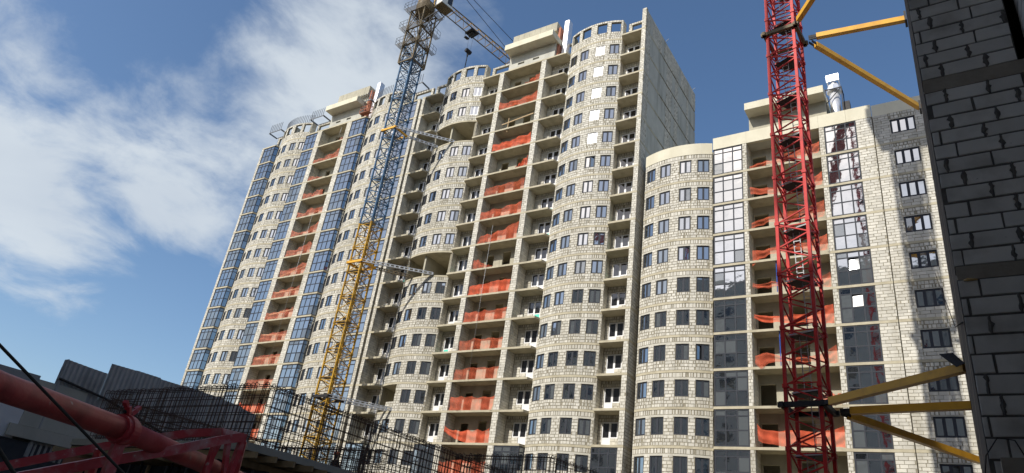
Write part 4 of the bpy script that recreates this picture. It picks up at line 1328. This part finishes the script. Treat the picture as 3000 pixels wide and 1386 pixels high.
    w_ = MB(); cbox(w_, -0.8, 0.8, -1.15, 0.9, 69.62, 69.78); w_.build('cab_floor', 'crane_rust', co)
    J0 = Vector((X, Y, 72.0)) + jd * 1.2; JL = 42.0
    jb = MB(); hw = 0.68
    ch = [(-hw, 0.0), (hw, 0.0), (0, 1.5)]
    for i, (o_, z) in enumerate(ch):
        jb.beam(J0 + js * o_ + Vector((0, 0, z)), J0 + js * o_ + Vector((0, 0, z)) + jd * JL, 0.10 if i < 2 else 0.12, 0.12)
    jo = jb.build('jib', 'crane_rust', T)
    npn = 28; pl_ = JL / npn
    for j in range(npn):
        p = J0 + jd * (pl_ * j); m_ = p + jd * (pl_ / 2); q = p + jd * pl_
        for o_ in (-hw, hw):
            MB().beam(p + js * o_, m_ + Vector((0, 0, 1.5)), 0.05, 0.05).build('lacing', 'crane_yellow', jo)
            MB().beam(m_ + Vector((0, 0, 1.5)), q + js * o_, 0.05, 0.05).build('lacing', 'crane_yellow', jo)
        MB().beam(p - js * hw, p + js * hw, 0.05, 0.05).build('lacing', 'crane_rust', jo)
    # pendant ropes
    hd = Vector((X, Y, 78.5))
    for (t, o_) in ((17.0, 0.0), (34.0, 0.25)):
        MB().tube([hd + js * o_, J0 + jd * t + js * o_ + Vector((0, 0, 1.3))], 0.045, 5).build('pendant_rope', 'cable', T)
    # trolley, hoist ropes and hook block
    tr = J0 + jd * 7.2
    tm = MB()
    tm.beam(tr - jd * 0.7 - Vector((0, 0, 0.15)), tr + jd * 0.7 - Vector((0, 0, 0.15)), 1.5, 0.22)
    tm.beam(tr - jd * 0.4 - js * 1.0 - Vector((0, 0, 0.55)), tr + jd * 0.3 - js * 1.0 - Vector((0, 0, 0.55)), 0.5, 0.06)
    for e in (-0.4, 0.4):
        tm.beam(tr + jd * e - js * 1.0 - Vector((0, 0, 0.55)), tr + jd * e - js * 1.0 + Vector((0, 0, 0.2)), 0.05, 0.05)
    tm.tube([tr - js * 0.5 - Vector((0, 0, .35)), tr + js * 0.5 - Vector((0, 0, .35))], 0.3, 10)
    tm.build('trolley', 'black_steel', T)
    hz = 68.4
    for e in (-0.45, 0.45):
        MB().tube([tr + jd * e, Vector((tr.x, tr.y, hz)) + jd * e * 0.6], 0.018, 4).build('hoist_rope', 'cable', T)
    hk = MB()
    hk.tube([Vector((tr.x, tr.y, hz)) - jd * 0.45, Vector((tr.x, tr.y, hz - 0.05)) + jd * 0.45], 0.32, 10)
    hk.tube([(tr.x, tr.y, hz - 0.2), (tr.x, tr.y, hz - 1.0)], [0.2, 0.09], 8)
    hk.build('hook_block', 'black_steel', T)
    MB().tube([(tr.x, tr.y, hz - 0.9), (tr.x - 0.05, tr.y, 60.0)], [0.07, 0.05], 6).build('sling', 'cable', T)


blue_crane()


def red_crane():
    X, Y, S = -6.5, 35.5, 1.6
    T = thing('tower_crane', 'red lattice crane mast with yellow braces in front of the lower right block', 'tower crane')
    rot = -R(5)
    mast(T, X, Y, S, 0.0, 57.0, 3.0, lambda z: 'crane_red', leg=0.165, dg=0.068, npan=2, rot=rot)
    rm = Matrix.Rotation(rot, 3, 'Z')
    def w(x, y, z):
        v = rm @ Vector((x, y, 0)); return (X + v.x, Y + v.y, z)
    # ladders and landing plates
    lad = MB()
    for i in range(17):
        z0 = i * 3.0; xo = 0.28 if i % 2 else -0.05
        for dx in (-0.17, 0.17):
            lad.beam(w(xo + dx, 0.35, z0), w(xo + dx, -0.05, z0 + 3.0), 0.045, 0.045)
        for r_ in range(10):
            t = (r_ + 0.5) / 10
            lad.beam(w(xo - 0.17, 0.35 - 0.4 * t, z0 + 3 * t), w(xo + 0.17, 0.35 - 0.4 * t, z0 + 3 * t), 0.025, 0.025)
    lad.build('ladder', 'galv', T)
    for i in range(1, 16):
        m = MB()
        m.prism([w(-0.7, -0.1, 0)[:2], w(0.7, -0.6, 0)[:2], w(0.7, 0.7, 0)[:2], w(-0.3, 0.7, 0)[:2]], i * 3.0 - 0.25, i * 3.0 - 0.21)
        m.build('landing_plate', 'black_steel', T)
        MB().beam(w(-0.68, -0.25, i * 3.0 - 0.2), w(0.68, -0.65, i * 3.0 - 0.2), 0.04, 0.07).build('landing_edge', 'galv', T)
    # climbing cage, slewing ring and jibs above the picture
    for (p, q) in (((-1.1, -1.1), (1.1, -1.1)), ((1.1, -1.1), (1.1, 1.1)), ((1.1, 1.1), (-1.1, 1.1)), ((-1.1, 1.1), (-1.1, -1.1))):
        MB().beam(w(p[0], p[1], 55.0), w(q[0], q[1], 55.0), 0.06, 4.4).build('cage_shade_panel', 'crane_red', T)  # unseen solid panels, added to darken the crane's shadow on the lower block
    for z in (52.7, 54.8, 57.0):
        m = MB(); m.prism([w(-1.95, -1.95, 0)[:2], w(1.95, -1.95, 0)[:2], w(1.95, 1.95, 0)[:2], w(-1.95, 1.95, 0)[:2]], z, z + 0.06); m.build('walkway', 'black_steel', T)
        r_ = MB()
        for (p, q) in (((-1.9, -1.9), (1.9, -1.9)), ((1.9, -1.9), (1.9, 1.9)), ((1.9, 1.9), (-1.9, 1.9)), ((-1.9, 1.9), (-1.9, -1.9))):
            r_.beam(w(p[0], p[1], z + 0.6), w(q[0], q[1], z + 0.6), 0.03, 1.0)
        r_.build('railing', 'crane_red', T)
    MB().tube([(X, Y, 57.1), (X, Y, 58.6)], 1.3, 16).build('slewing_ring', 'crane_red', T)
    hz = Vector((to_sun.x, to_sun.y, 0)).normalized(); o_ = Vector((X, Y, 59.2))
    MB().beam(o_ - hz * 12, o_ + hz * 45, 1.3, 0.12).build('jib', 'crane_red', T)
    MB().beam(o_ - Vector((0, 0, 0.6)), o_ + Vector((0, 0, 7)), 0.5, 0.5).build('tower_head', 'crane_red', T)
    MB().beam(o_ + Vector((0, 0, 6.8)), o_ + hz * 30, 0.08, 0.08).build('pendant_rope', 'cable', T)
    MB().beam(o_ + Vector((0, 0, 6.8)), o_ - hz * 11, 0.08, 0.08).build('pendant_rope', 'cable', T)
    # collars and yellow tie braces
    xw = 0.135
    for z, ends in ((34.7, (27.0, 36.6, 45.7)), (11.05, (29.9, 35.2, 46.6))):
        h = S / 2 + 0.15; c = MB()
        for (p, q) in (((-h, -h), (h, -h)), ((h, -h), (h, h)), ((h, h), (-h, h)), ((-h, h), (-h, -h))):
            d = Vector((q[0] - p[0], q[1] - p[1], 0)).normalized() * 0.2
            c.beam(w(p[0] - d.x, p[1] - d.y, z), w(q[0] + d.x, q[1] + d.y, z), 0.2, 0.24)
        col = c.build('collar', 'crane_rust' if z > 20 else 'black_steel', T)
        starts = [w(h, -h, z), w(h + 0.35, h * 0.6, z), w(h + 0.35, h, z)]
        for s_, ye in zip(starts, ends):
            st = Vector(s_); en = Vector((xw, ye, z)); d = (en - st).normalized()
            st2 = st + d * 0.15
            b = MB(); b.beam(st2 + d * 0.3, en, 0.30, 0.34)
            bo = b.build('tie_brace', 'brace_yellow', T)
            e = MB(); sd = Vector((0, 0, 1)).cross(d)
            for s2 in (-0.1, 0.1):
                e.beam(st + sd * s2, st2 + d * 0.55 + sd * s2, 0.03, 0.2)
            e.build('lug', 'black_steel', bo)
            MB().box(xw - 0.02, xw + 0.1, ye - 0.35, ye + 0.35, z - 0.35, z + 0.35).build('anchor_plate', 'black_steel', bo)


red_crane()

# flat black sheet leaning off the near building above the lower brace
o = MB(); o.quad((-0.64, 30.0, 11.66), (-0.20, 30.2, 11.76), (0.13, 29.6, 11.14), (-0.15, 29.6, 11.02))
o.v += [(x, y, z - 0.03) for (x, y, z) in o.v]; o.f += [(7, 6, 5, 4), (0, 4, 5, 1), (1, 5, 6, 2), (2, 6, 7, 3), (3, 7, 4, 0)]
tag(o.build('board', 'black_steel'), 'tilted black board above the uppermost of the lower yellow braces', 'board')


# ================================================================== deck under construction with rebar cages
def rebar_wall(T, p0, p1, z0, z1, sp=0.2, lay=0.16, r=0.012, hrows=7, seed=0):
    """two layers of upright bars tied by horizontal bars"""
    rng = random.Random(seed)
    p0 = Vector((p0[0], p0[1], 0)); p1 = Vector((p1[0], p1[1], 0)); d = (p1 - p0); L = d.length; d.normalize(); nrm = Vector((d.y, -d.x, 0))
    n = int(L / sp); hh = z1 - z0
    up = MB().tube([(0, 0, 0), (0, 0, hh)], r, 5).mesh('vertical_bar', 'rebar')
    # hooped top joins the two layers
    hoop = MB().tube([(0, 0, hh - 0.01), (nrm.x * -lay * 0.2, nrm.y * -lay * 0.2, hh + 0.05), (nrm.x * -lay * 0.8, nrm.y * -lay * 0.8, hh + 0.05), (-nrm.x * lay, -nrm.y * lay, hh - 0.01)], r, 5).mesh('top_hoop', 'rebar')
    for i in range(n + 1):
        b = p0 + d * (i * sp + rng.uniform(-.03, .03))
        for j in (0, 1):
            q = b - nrm * (lay * j)
            o = link('vertical_bar', up, T, (q.x, q.y, z0)); o.rotation_euler = (rng.gauss(0, .016), rng.gauss(0, .016), 0)
            if j == 0:
                link('top_hoop', hoop, o)
    for k in range(hrows):
        z = z0 + hh * (k + 0.55) / hrows
        for j in (0, 1):
            q = p0 - nrm * (lay * j + (0.02 if j else -0.02)); e = q + d * L
            zz = z + rng.uniform(-.03, .03)
            MB().tube([(q.x, q.y, zz), tuple(q.lerp(e, .5)[:2]) + (zz + rng.uniform(-.02, .02),), (e.x, e.y, zz + rng.uniform(-.02, .02))], r, 5).build('horizontal_bar', 'rebar', T)
    # top double rail
    for j in (0, 1):
        q = p0 - nrm * (lay * j); e = q + d * L
        MB().tube([(q.x, q.y, z1 - 0.03), (e.x, e.y, z1 - 0.03)], r * 1.25, 5).build('horizontal_bar', 'rebar', T)


def deck():
    zt, zb = 4.3, 4.09; xr = -17.36; yf = 13.0; xl = -27.2; yb = 36.0
    T = thing('concrete_deck', 'freshly poured concrete deck edge on timber formwork below the rebar cage', 'deck')
    MB().box(xl, xr, yf - 0.05, yb, zb, zt).build('slab', 'grey_concrete', T)
    rng = random.Random(5)
    MB().box(xl, xr - 0.04, yf + 0.01, yb, zb - 0.03, zb - 0.003).build('formwork_sheet', 'plywood', T)
    for i in range(34):
        y = yf + 0.05 + i * 0.66
        e = xr + rng.uniform(0.05, 0.55)
        MB().beam((xl, y, zb - 0.12), (e, y, zb - 0.12), 0.08, 0.17).build('joist', 'timber', T)
    for i in range(6):
        x = xr - 0.6 - i * 1.7
        MB().beam((x, yf - rng.uniform(0.2, 0.9), zb - 0.30), (x, yb, zb - 0.30), 0.09, 0.18).build('bearer', 'timber', T)
    for i in range(6):
        for j in range(8):
            x = xr - 0.6 - i * 1.7; y = yf + 0.4 + j * 2.6
            MB().tube([(x, y, 0), (x, y, zb - 0.4)], 0.035, 6).build('prop', 'black_steel', T)
    # storey under the deck: shutter panels and brickwork in deep shade
    for i in range(9):
        x = xl + 0.1 + i * 1.08
        MB().box(x, x + 1.0, yf + 0.9 + 0.06 * (i % 2), yf + 1.0 + 0.06 * (i % 2), 2.2, zb - 0.42).build('shutter_panel', 'panel_dark', T)
        MB().box(x + 0.45, x + 0.55, yf + 0.80, yf + 0.89, 2.2, zb - 0.42).build('shutter_rib', 'timber' if i % 3 == 0 else 'steel_grey', T)
    for j in range(18):
        y = yf + 1.3 + j * 1.1
        MB().box(xr - 0.62, xr - 0.52, y, y + 1.0, 1.8, zb - 0.42).build('shutter_panel', 'panel_dark' if j % 3 else 'plywood', T)
    MB().box(xl, xr - 0.7, yf + 1.2, yb, 0, 2.1).build('lower_wall', 'brick_red', T)
    C = thing('rebar_cage', 'rusty rebar cage along the front and side edges of the concrete deck', 'rebar cage')
    zc = 6.05
    rebar_wall(C, (xl + 0.8, yf + 0.12), (xr - 0.06, yf + 0.12), zt, zc, seed=1)
    C2 = thing('rebar_cage', 'long rusty rebar cage running back along the right edge of the deck', 'rebar cage')
    rebar_wall(C2, (xr - 0.06, yf + 0.32), (xr - 0.06, 31.5), zt, zc, seed=2)
    C3 = thing('rebar_cage', 'rusty rebar cage crossing the deck in front of the corrugated fence', 'rebar cage')
    rebar_wall(C3, (xl + 0.8, yf + 0.4), (xl + 1.2, 20.5), zt, zc - 0.15, seed=3)
    rebar_wall(C3, (xl + 1.3, 20.6), (xr - 2.2, 20.9), zt, zc - 0.3, seed=4)
    C4 = thing('rebar_cage', 'separate thin rebar cage standing low in front of the middle tower ground glazing', 'rebar cage', )
    rebar_wall(C4, (-17.0, 22.6), (-13.0, 22.6), 3.0, 6.0, seed=6, hrows=9, r=0.011)
    rebar_wall(C4, (-13.0, 22.75), (-12.5, 25.4), 3.0, 6.0, seed=7, hrows=9, r=0.011)
    P = thing('concrete_wall', 'low concrete wall footing under the separate rebar cage', 'wall')
    MB().box(-17.2, -12.3, 22.4, 25.6, 0, 3.0).build('footing', 'grey_concrete', P)


deck()


# ================================================================== boundary on the far left: wall and corrugated fence
def boundary():
    X = -30.0
    T = thing('boundary_wall', 'grey rendered wall with a white panel and concrete beams at the far left', 'wall')
    yl, yr = 5.5, 13.0
    zt = 6.5
    MB().box(X - 0.8, X - 0.41, yl, 20.0, 0, 6.3).build('wall_body', 'grey_concrete', T)
    MB().box(X - 0.4, X, yl, 12.25, 5.85, zt).build('upper_panel', 'render_grey', T)
    MB().box(X - 0.4, X - 0.04, 12.26, 14.2, 5.55, zt - 0.12).build('concrete_pier', 'grey_concrete', T)
    MB().box(X - 0.4, X - 0.01, yl, 12.2, 4.12, 5.83).build('white_panel', 'render_white', T)
    MB().box(X - 0.4, X - 0.03, 12.22, 15.2, 4.65, 5.54).build('concrete_panel', 'grey_concrete', T)
    MB().box(X - 0.4, X + 0.1, 11.9, 16.5, 4.2, 4.63).build('concrete_beam', 'grey_concrete', T)
    MB().box(X - 0.4, X - 0.06, 14.3, 20.0, 0, 4.18).build('brick_infill', 'brick_red', T)
    MB().box(X - 0.4, X - 0.08, yl, 14.28, 0, 4.10).build('dark_panel', 'panel_dark', T)
    MB().box(X - 0.3, X + 0.05, 9.4, 10.6, zt + 0.003, zt + 0.2).build('brick_coping', 'brick_red', T)
    Fn = thing('corrugated_fence', 'grey corrugated metal fence with a stepped top against the sky at left', 'fence')
    def sheet(y0, y1, z0, z1a, z1b, name='fence_sheet', xo=0.0):
        m = MB(); n = int((y1 - y0) / 0.05); pr = [0, 0, 1, 1]
        for i in range(n + 1):
            y = y0 + (y1 - y0) * i / n; xx = X - 0.1 + xo + 0.035 * pr[i % 4]
            z1 = z1a + (z1b - z1a) * i / n
            m.v += [(xx, y, z0), (xx, y, z1), (xx - 0.012, y, z0), (xx - 0.012, y, z1)]
        for i in range(n):
            a = 4 * i
            m.f += [(a, a + 4, a + 5, a + 1), (a + 2, a + 3, a + 7, a + 6), (a + 1, a + 5, a + 7, a + 3)]
        m.build(name, 'fence_metal', Fn)
    ys = [12.85, 13.55, 14.68]
    sheet(12.85, 13.0, 3.6, 7.35, 7.42, xo=0.05)
    sheet(13.0, 13.9, 3.6, 7.40, 7.36); sheet(13.852, 14.68, 3.6, 7.36, 7.34)
    yy = 14.69
    for i, (w_, a_, b_) in enumerate(((1.1, 7.78, 7.82), (1.1, 7.83, 7.84), (1.1, 7.80, 7.82), (1.15, 7.83, 7.86), (1.15, 7.84, 7.84), (1.15, 7.8, 7.75), (0.9, 7.7, 7.6))):
        sheet(yy, yy + w_ + 0.05, 3.6, a_, b_, xo=0.02 * (i % 2)); yy += w_
    for z in (4.5, 6.2):
        MB().beam((X - 0.2, 12.9, z), (X - 0.2, 22.2, z), 0.06, 0.09).build('rail', 'black_steel', Fn)
    MB().tube([(X + 0.02, 12.9, 6.6), (X + 0.02, 14.9, 6.35), (X + 0.02, 18.0, 5.6), (X + 0.02, 22.2, 4.8)], 0.05, 5).build('cable_run', 'cable', Fn)
    for y in (13.0, 14.9, 17.2, 19.6, 22.0):
        MB().beam((X - 0.28, y, 0), (X - 0.28, y, 7.1), 0.09, 0.09).build('post', 'black_steel', Fn)


boundary()


# ================================================================== red placing boom in the foreground
def boom():
    T = thing('concrete_placing_boom', 'scuffed red concrete pipe resting on a red steel boom frame at lower left', 'placing boom')
    p0, p1, p2, p3 = (-3.829, 1.034, 2.18), (-4.231, 1.563, 2.185), (-4.757, 2.554, 2.197), (-5.744, 4.054, 2.192)
    r = 0.0725
    v = lambda p: Vector(p)
    d01 = (v(p1) - v(p0)).normalized()
    MB().tube([v(p0) - d01 * 1.2, p0, p1, p2], r, 24).build('delivery_pipe', 'boom_red', T, smooth=True)
    d23 = (v(p3) - v(p2)).normalized()
    MB().tube([p2, v(p2) + d23 * 0.9, p3], r * 0.97, 24).build('delivery_pipe', 'boom_red', T, smooth=True)
    MB().tube([v(p3) - d23 * 0.08, v(p3) - d23 * 0.02], r * 1.22, 20).build('end_flange', 'black_steel', T, smooth=False)
    MB().tube([v(p3) - d23 * 0.02, v(p3) + d23 * 0.7], r * 0.97, 20).build('delivery_pipe', 'boom_red', T, smooth=True)
    # clamp coupling
    d12 = (v(p2) - v(p1)).normalized()
    cc = MB()
    for (a, b, k) in ((-0.07, -0.035, 1.22), (-0.03, 0.03, 1.38), (0.035, 0.07, 1.22)):
        cc.tube([v(p2) + d12 * a, v(p2) + d12 * b], r * k, 24)
    co = cc.build('clamp_coupling', 'boom_arm_red', T)
    upv = Vector((0, 0, 1)); sd = d12.cross(upv).normalized()
    for s_ in (-1, 1):
        m = MB(); b0 = v(p2) + upv * (r * 1.3) + d12 * 0.022 * s_
        m.beam(b0 - sd * 0.01 * s_, b0 + upv * 0.05 + d12 * 0.03 * s_ + sd * 0.012, 0.035, 0.028)
        m.beam(b0 + upv * 0.05 + d12 * 0.03 * s_, b0 + upv * 0.075 + d12 * 0.065 * s_, 0.03, 0.024)
        m.build('clamp_ear', 'boom_arm_red', co)
    MB().tube([v(p2) + upv * (r * 1.5) - d12 * 0.06, v(p2) + upv * (r * 1.5) + d12 * 0.06], 0.012, 8).build('clamp_bolt', 'black_steel', co)
    m = MB(); b0 = v(p2) + d12 * 0.01
    m.beam(b0 - upv * r * 1.2, b0 - upv * 0.34, 0.07, 0.05); m.build('pipe_support', 'boom_arm_red', T)
    # frame rails
    fr = [(-5.163, 2.006, 1.724), (-5.118, 2.69, 2.008), (-5.007, 3.083, 2.168), (-4.933, 3.447, 2.333), (-4.893, 3.58, 2.382)]
    rr = [(-6.623, 2.531, 1.856), (-6.318, 3.225, 2.2), (-6.083, 3.569, 2.361), (-5.921, 3.767, 2.45), (-5.745, 3.991, 2.516)]
    for nm, pts in (('front_rail', fr), ('rear_rail', rr)):
        m = MB()
        d0 = (v(pts[0]) - v(pts[1])).normalized()
        pp = [v(pts[0]) + d0 * 1.6] + [v(p) for p in pts]
        # continuous rectangular section swept along the rail
        w2, h2 = 0.027, 0.034
        ring = []
        for i, p in enumerate(pp):
            d = (pp[min(i + 1, len(pp) - 1)] - pp[max(i - 1, 0)]).normalized()
            s1 = d.cross(Vector((0, 0, 1))).normalized() * w2; t1 = s1.cross(d).normalized() * h2
            n = len(m.v); m.v += [tuple(p - s1 - t1), tuple(p + s1 - t1), tuple(p + s1 + t1), tuple(p - s1 + t1)]; ring.append(n)
        for a, b in zip(ring[:-1], ring[1:]):
            for j in range(4):
                k_ = (j + 1) % 4; m.f.append((a + k_, a + j, b + j, b + k_))
        m.f += [tuple(ring[0] + q for q in (0, 1, 2, 3)), tuple(ring[-1] + q for q in (3, 2, 1, 0))]
        m.build(nm, 'boom_arm_red', T)
    MB().beam(rr[-1], fr[-1], 0.055, 0.06).build('cross_bar', 'boom_arm_red', T)
    for a, b in (((-4.895, 3.585, 2.37), (-4.822, 3.455, 1.5)), ((-4.93, 3.63, 2.36), (-5.089, 3.786, 1.5)), ((-5.037, 3.457, 2.29), (-5.029, 3.423, 1.5)), ((-5.6, 3.95, 2.46), (-5.45, 4.06, 1.5)), ((-5.745, 3.991, 2.49), (-5.95, 3.9, 1.5)), ((-5.309, 2.732, 2.1), (-5.42, 2.85, 1.5))):
        va = Vector(a); vb = Vector(b); vb = va + (vb - va) * 1.0
        MB().beam(va, vb, 0.042, 0.042).build('strut', 'boom_arm_red', T)
    # supporting legs below the picture
    for (x, y) in ((-4.85, 3.5), (-5.75, 3.98), (-5.15, 2.2), (-6.6, 2.6)):
        MB().beam((x, y, 0), (x, y, 1.75), 0.07, 0.07).build('support_leg', 'boom_arm_red', T)
    MB().beam((-4.85, 3.5, 1.5), (-5.95, 3.95, 1.5), 0.06, 0.06).build('cross_bar', 'boom_arm_red', T)


boom()


def wire(label, pts, r, name='cable', mat='cable', cat='cable'):
    tag(MB().tube(pts, r, 7).build(name, mat, smooth=True), label, cat)


wire('black cable slanting down across the thick red pipe', [(-2.76, -0.28, 2.78), (-3.088, 0.984, 2.22), (-3.323, 1.888, 1.821), (-3.6, 2.95, 1.35), (-3.72, 3.3, 0.6), (-3.75, 3.4, 0.05)], 0.0062)
wire('dark cable end in the bottom left corner', [(-3.09, 1.16, 1.90), (-3.107, 1.205, 1.84), (-3.168, 1.366, 1.731), (-3.3, 1.6, 1.5), (-3.4, 1.8, 0.05)], 0.0075)
wire('thin wire slanting from a right block window down to the near wall', [(-0.36, 31.0, 15.5), (0.02, 22.0, 9.75), (0.10, 10.38, 5.5)], 0.012)
wire('looped loose cable at the foot of the near wall', [(0.02, 10.2, 3.3), (0.1, 10.3, 3.75), (0.25, 10.36, 3.98), (0.42, 10.36, 3.95), (0.55, 10.36, 3.6)], 0.008)


# ================================================================== worker behind the rebar
def worker():
    P = (-25.0, 23.6, 4.3)
    T = thing('person', 'worker in dark clothes and orange helmet behind the rebar of the deck', 'person', P)
    sk = [('pelvis', (0, 0, .95), .15), ('belly', (0, -.02, 1.12), .14), ('chest', (0, -.05, 1.34), .165), ('neckb', (0, -.05, 1.47), .07), ('neck', (0, -.06, 1.53), .055), ('head0', (0, -.08, 1.62), .085), ('head1', (0, -.08, 1.71), .09),
          ('shL', (-.17, -.05, 1.42), .075), ('elL', (-.26, -.02, 1.14), .055), ('wrL', (-.22, -.2, .95), .038), ('haL', (-.2, -.27, .9), .04),
          ('shR', (.17, -.05, 1.42), .075), ('elR', (.27, -.02, 1.15), .055), ('wrR', (.2, -.22, 1.0), .038), ('haR', (.17, -.29, .97), .04),
          ('hipL', (-.1, 0, .9), .1), ('knL', (-.12, -.03, .5), .075), ('anL', (-.12, .02, .1), .05), ('toL', (-.12, -.14, .045), .045),
          ('hipR', (.1, 0, .9), .1), ('knR', (.13, -.03, .5), .075), ('anR', (.14, .02, .1), .05), ('toR', (.15, -.14, .045), .045)]
    ix = {n: i for i, (n, _, _) in enumerate(sk)}
    ed = [('pelvis', 'belly'), ('belly', 'chest'), ('chest', 'neckb'), ('neckb', 'neck'), ('neck', 'head0'), ('head0', 'head1'), ('chest', 'shL'), ('shL', 'elL'), ('elL', 'wrL'), ('wrL', 'haL'), ('chest', 'shR'), ('shR', 'elR'), ('elR', 'wrR'), ('wrR', 'haR'), ('pelvis', 'hipL'), ('hipL', 'knL'), ('knL', 'anL'), ('anL', 'toL'), ('pelvis', 'hipR'), ('hipR', 'knR'), ('knR', 'anR'), ('anR', 'toR')]
    me = bpy.data.meshes.new('body'); me.from_pydata([p for _, p, _ in sk], [(ix[a], ix[b]) for a, b in ed], [])
    me.materials.append(MATS['cloth_dark'])
    b = bpy.data.objects.new('body', me); COL.objects.link(b); b.parent = T
    md = b.modifiers.new('Skin', 'SKIN'); sv = me.skin_vertices[0] if me.skin_vertices else me.attributes
    if not me.skin_vertices:
        bpy.context.view_layer.objects.active = b
    for i, (_, _, r_) in enumerate(sk):
        if me.skin_vertices:
            me.skin_vertices[0].data[i].radius = (r_, r_); me.skin_vertices[0].data[i].use_root = (i == 0)
    sb = b.modifiers.new('Subsurf', 'SUBSURF'); sb.levels = 1; sb.render_levels = 2
    # face
    MB().tube([(0, -.13, 1.60), (0, -.135, 1.66), (0, -.13, 1.72)], [.05, .065, .055], 10).build('face', 'skin', T, smooth=True)
    m = MB(); n = 14
    rings = [(.135, 1.72), (.13, 1.76), (.105, 1.82), (.06, 1.86), (.01, 1.875)]
    for (rr_, z) in rings:
        for j in range(n):
            an = 2 * math.pi * j / n; m.v.append((rr_ * math.cos(an), -.08 + rr_ * 1.15 * math.sin(an), z))
    for i in range(len(rings) - 1):
        for j in range(n):
            a = i * n + j; c = i * n + (j + 1) % n; m.f.append((a, c, c + n, a + n))
    m.build('helmet', 'helmet_orange', T, smooth=True)


worker()
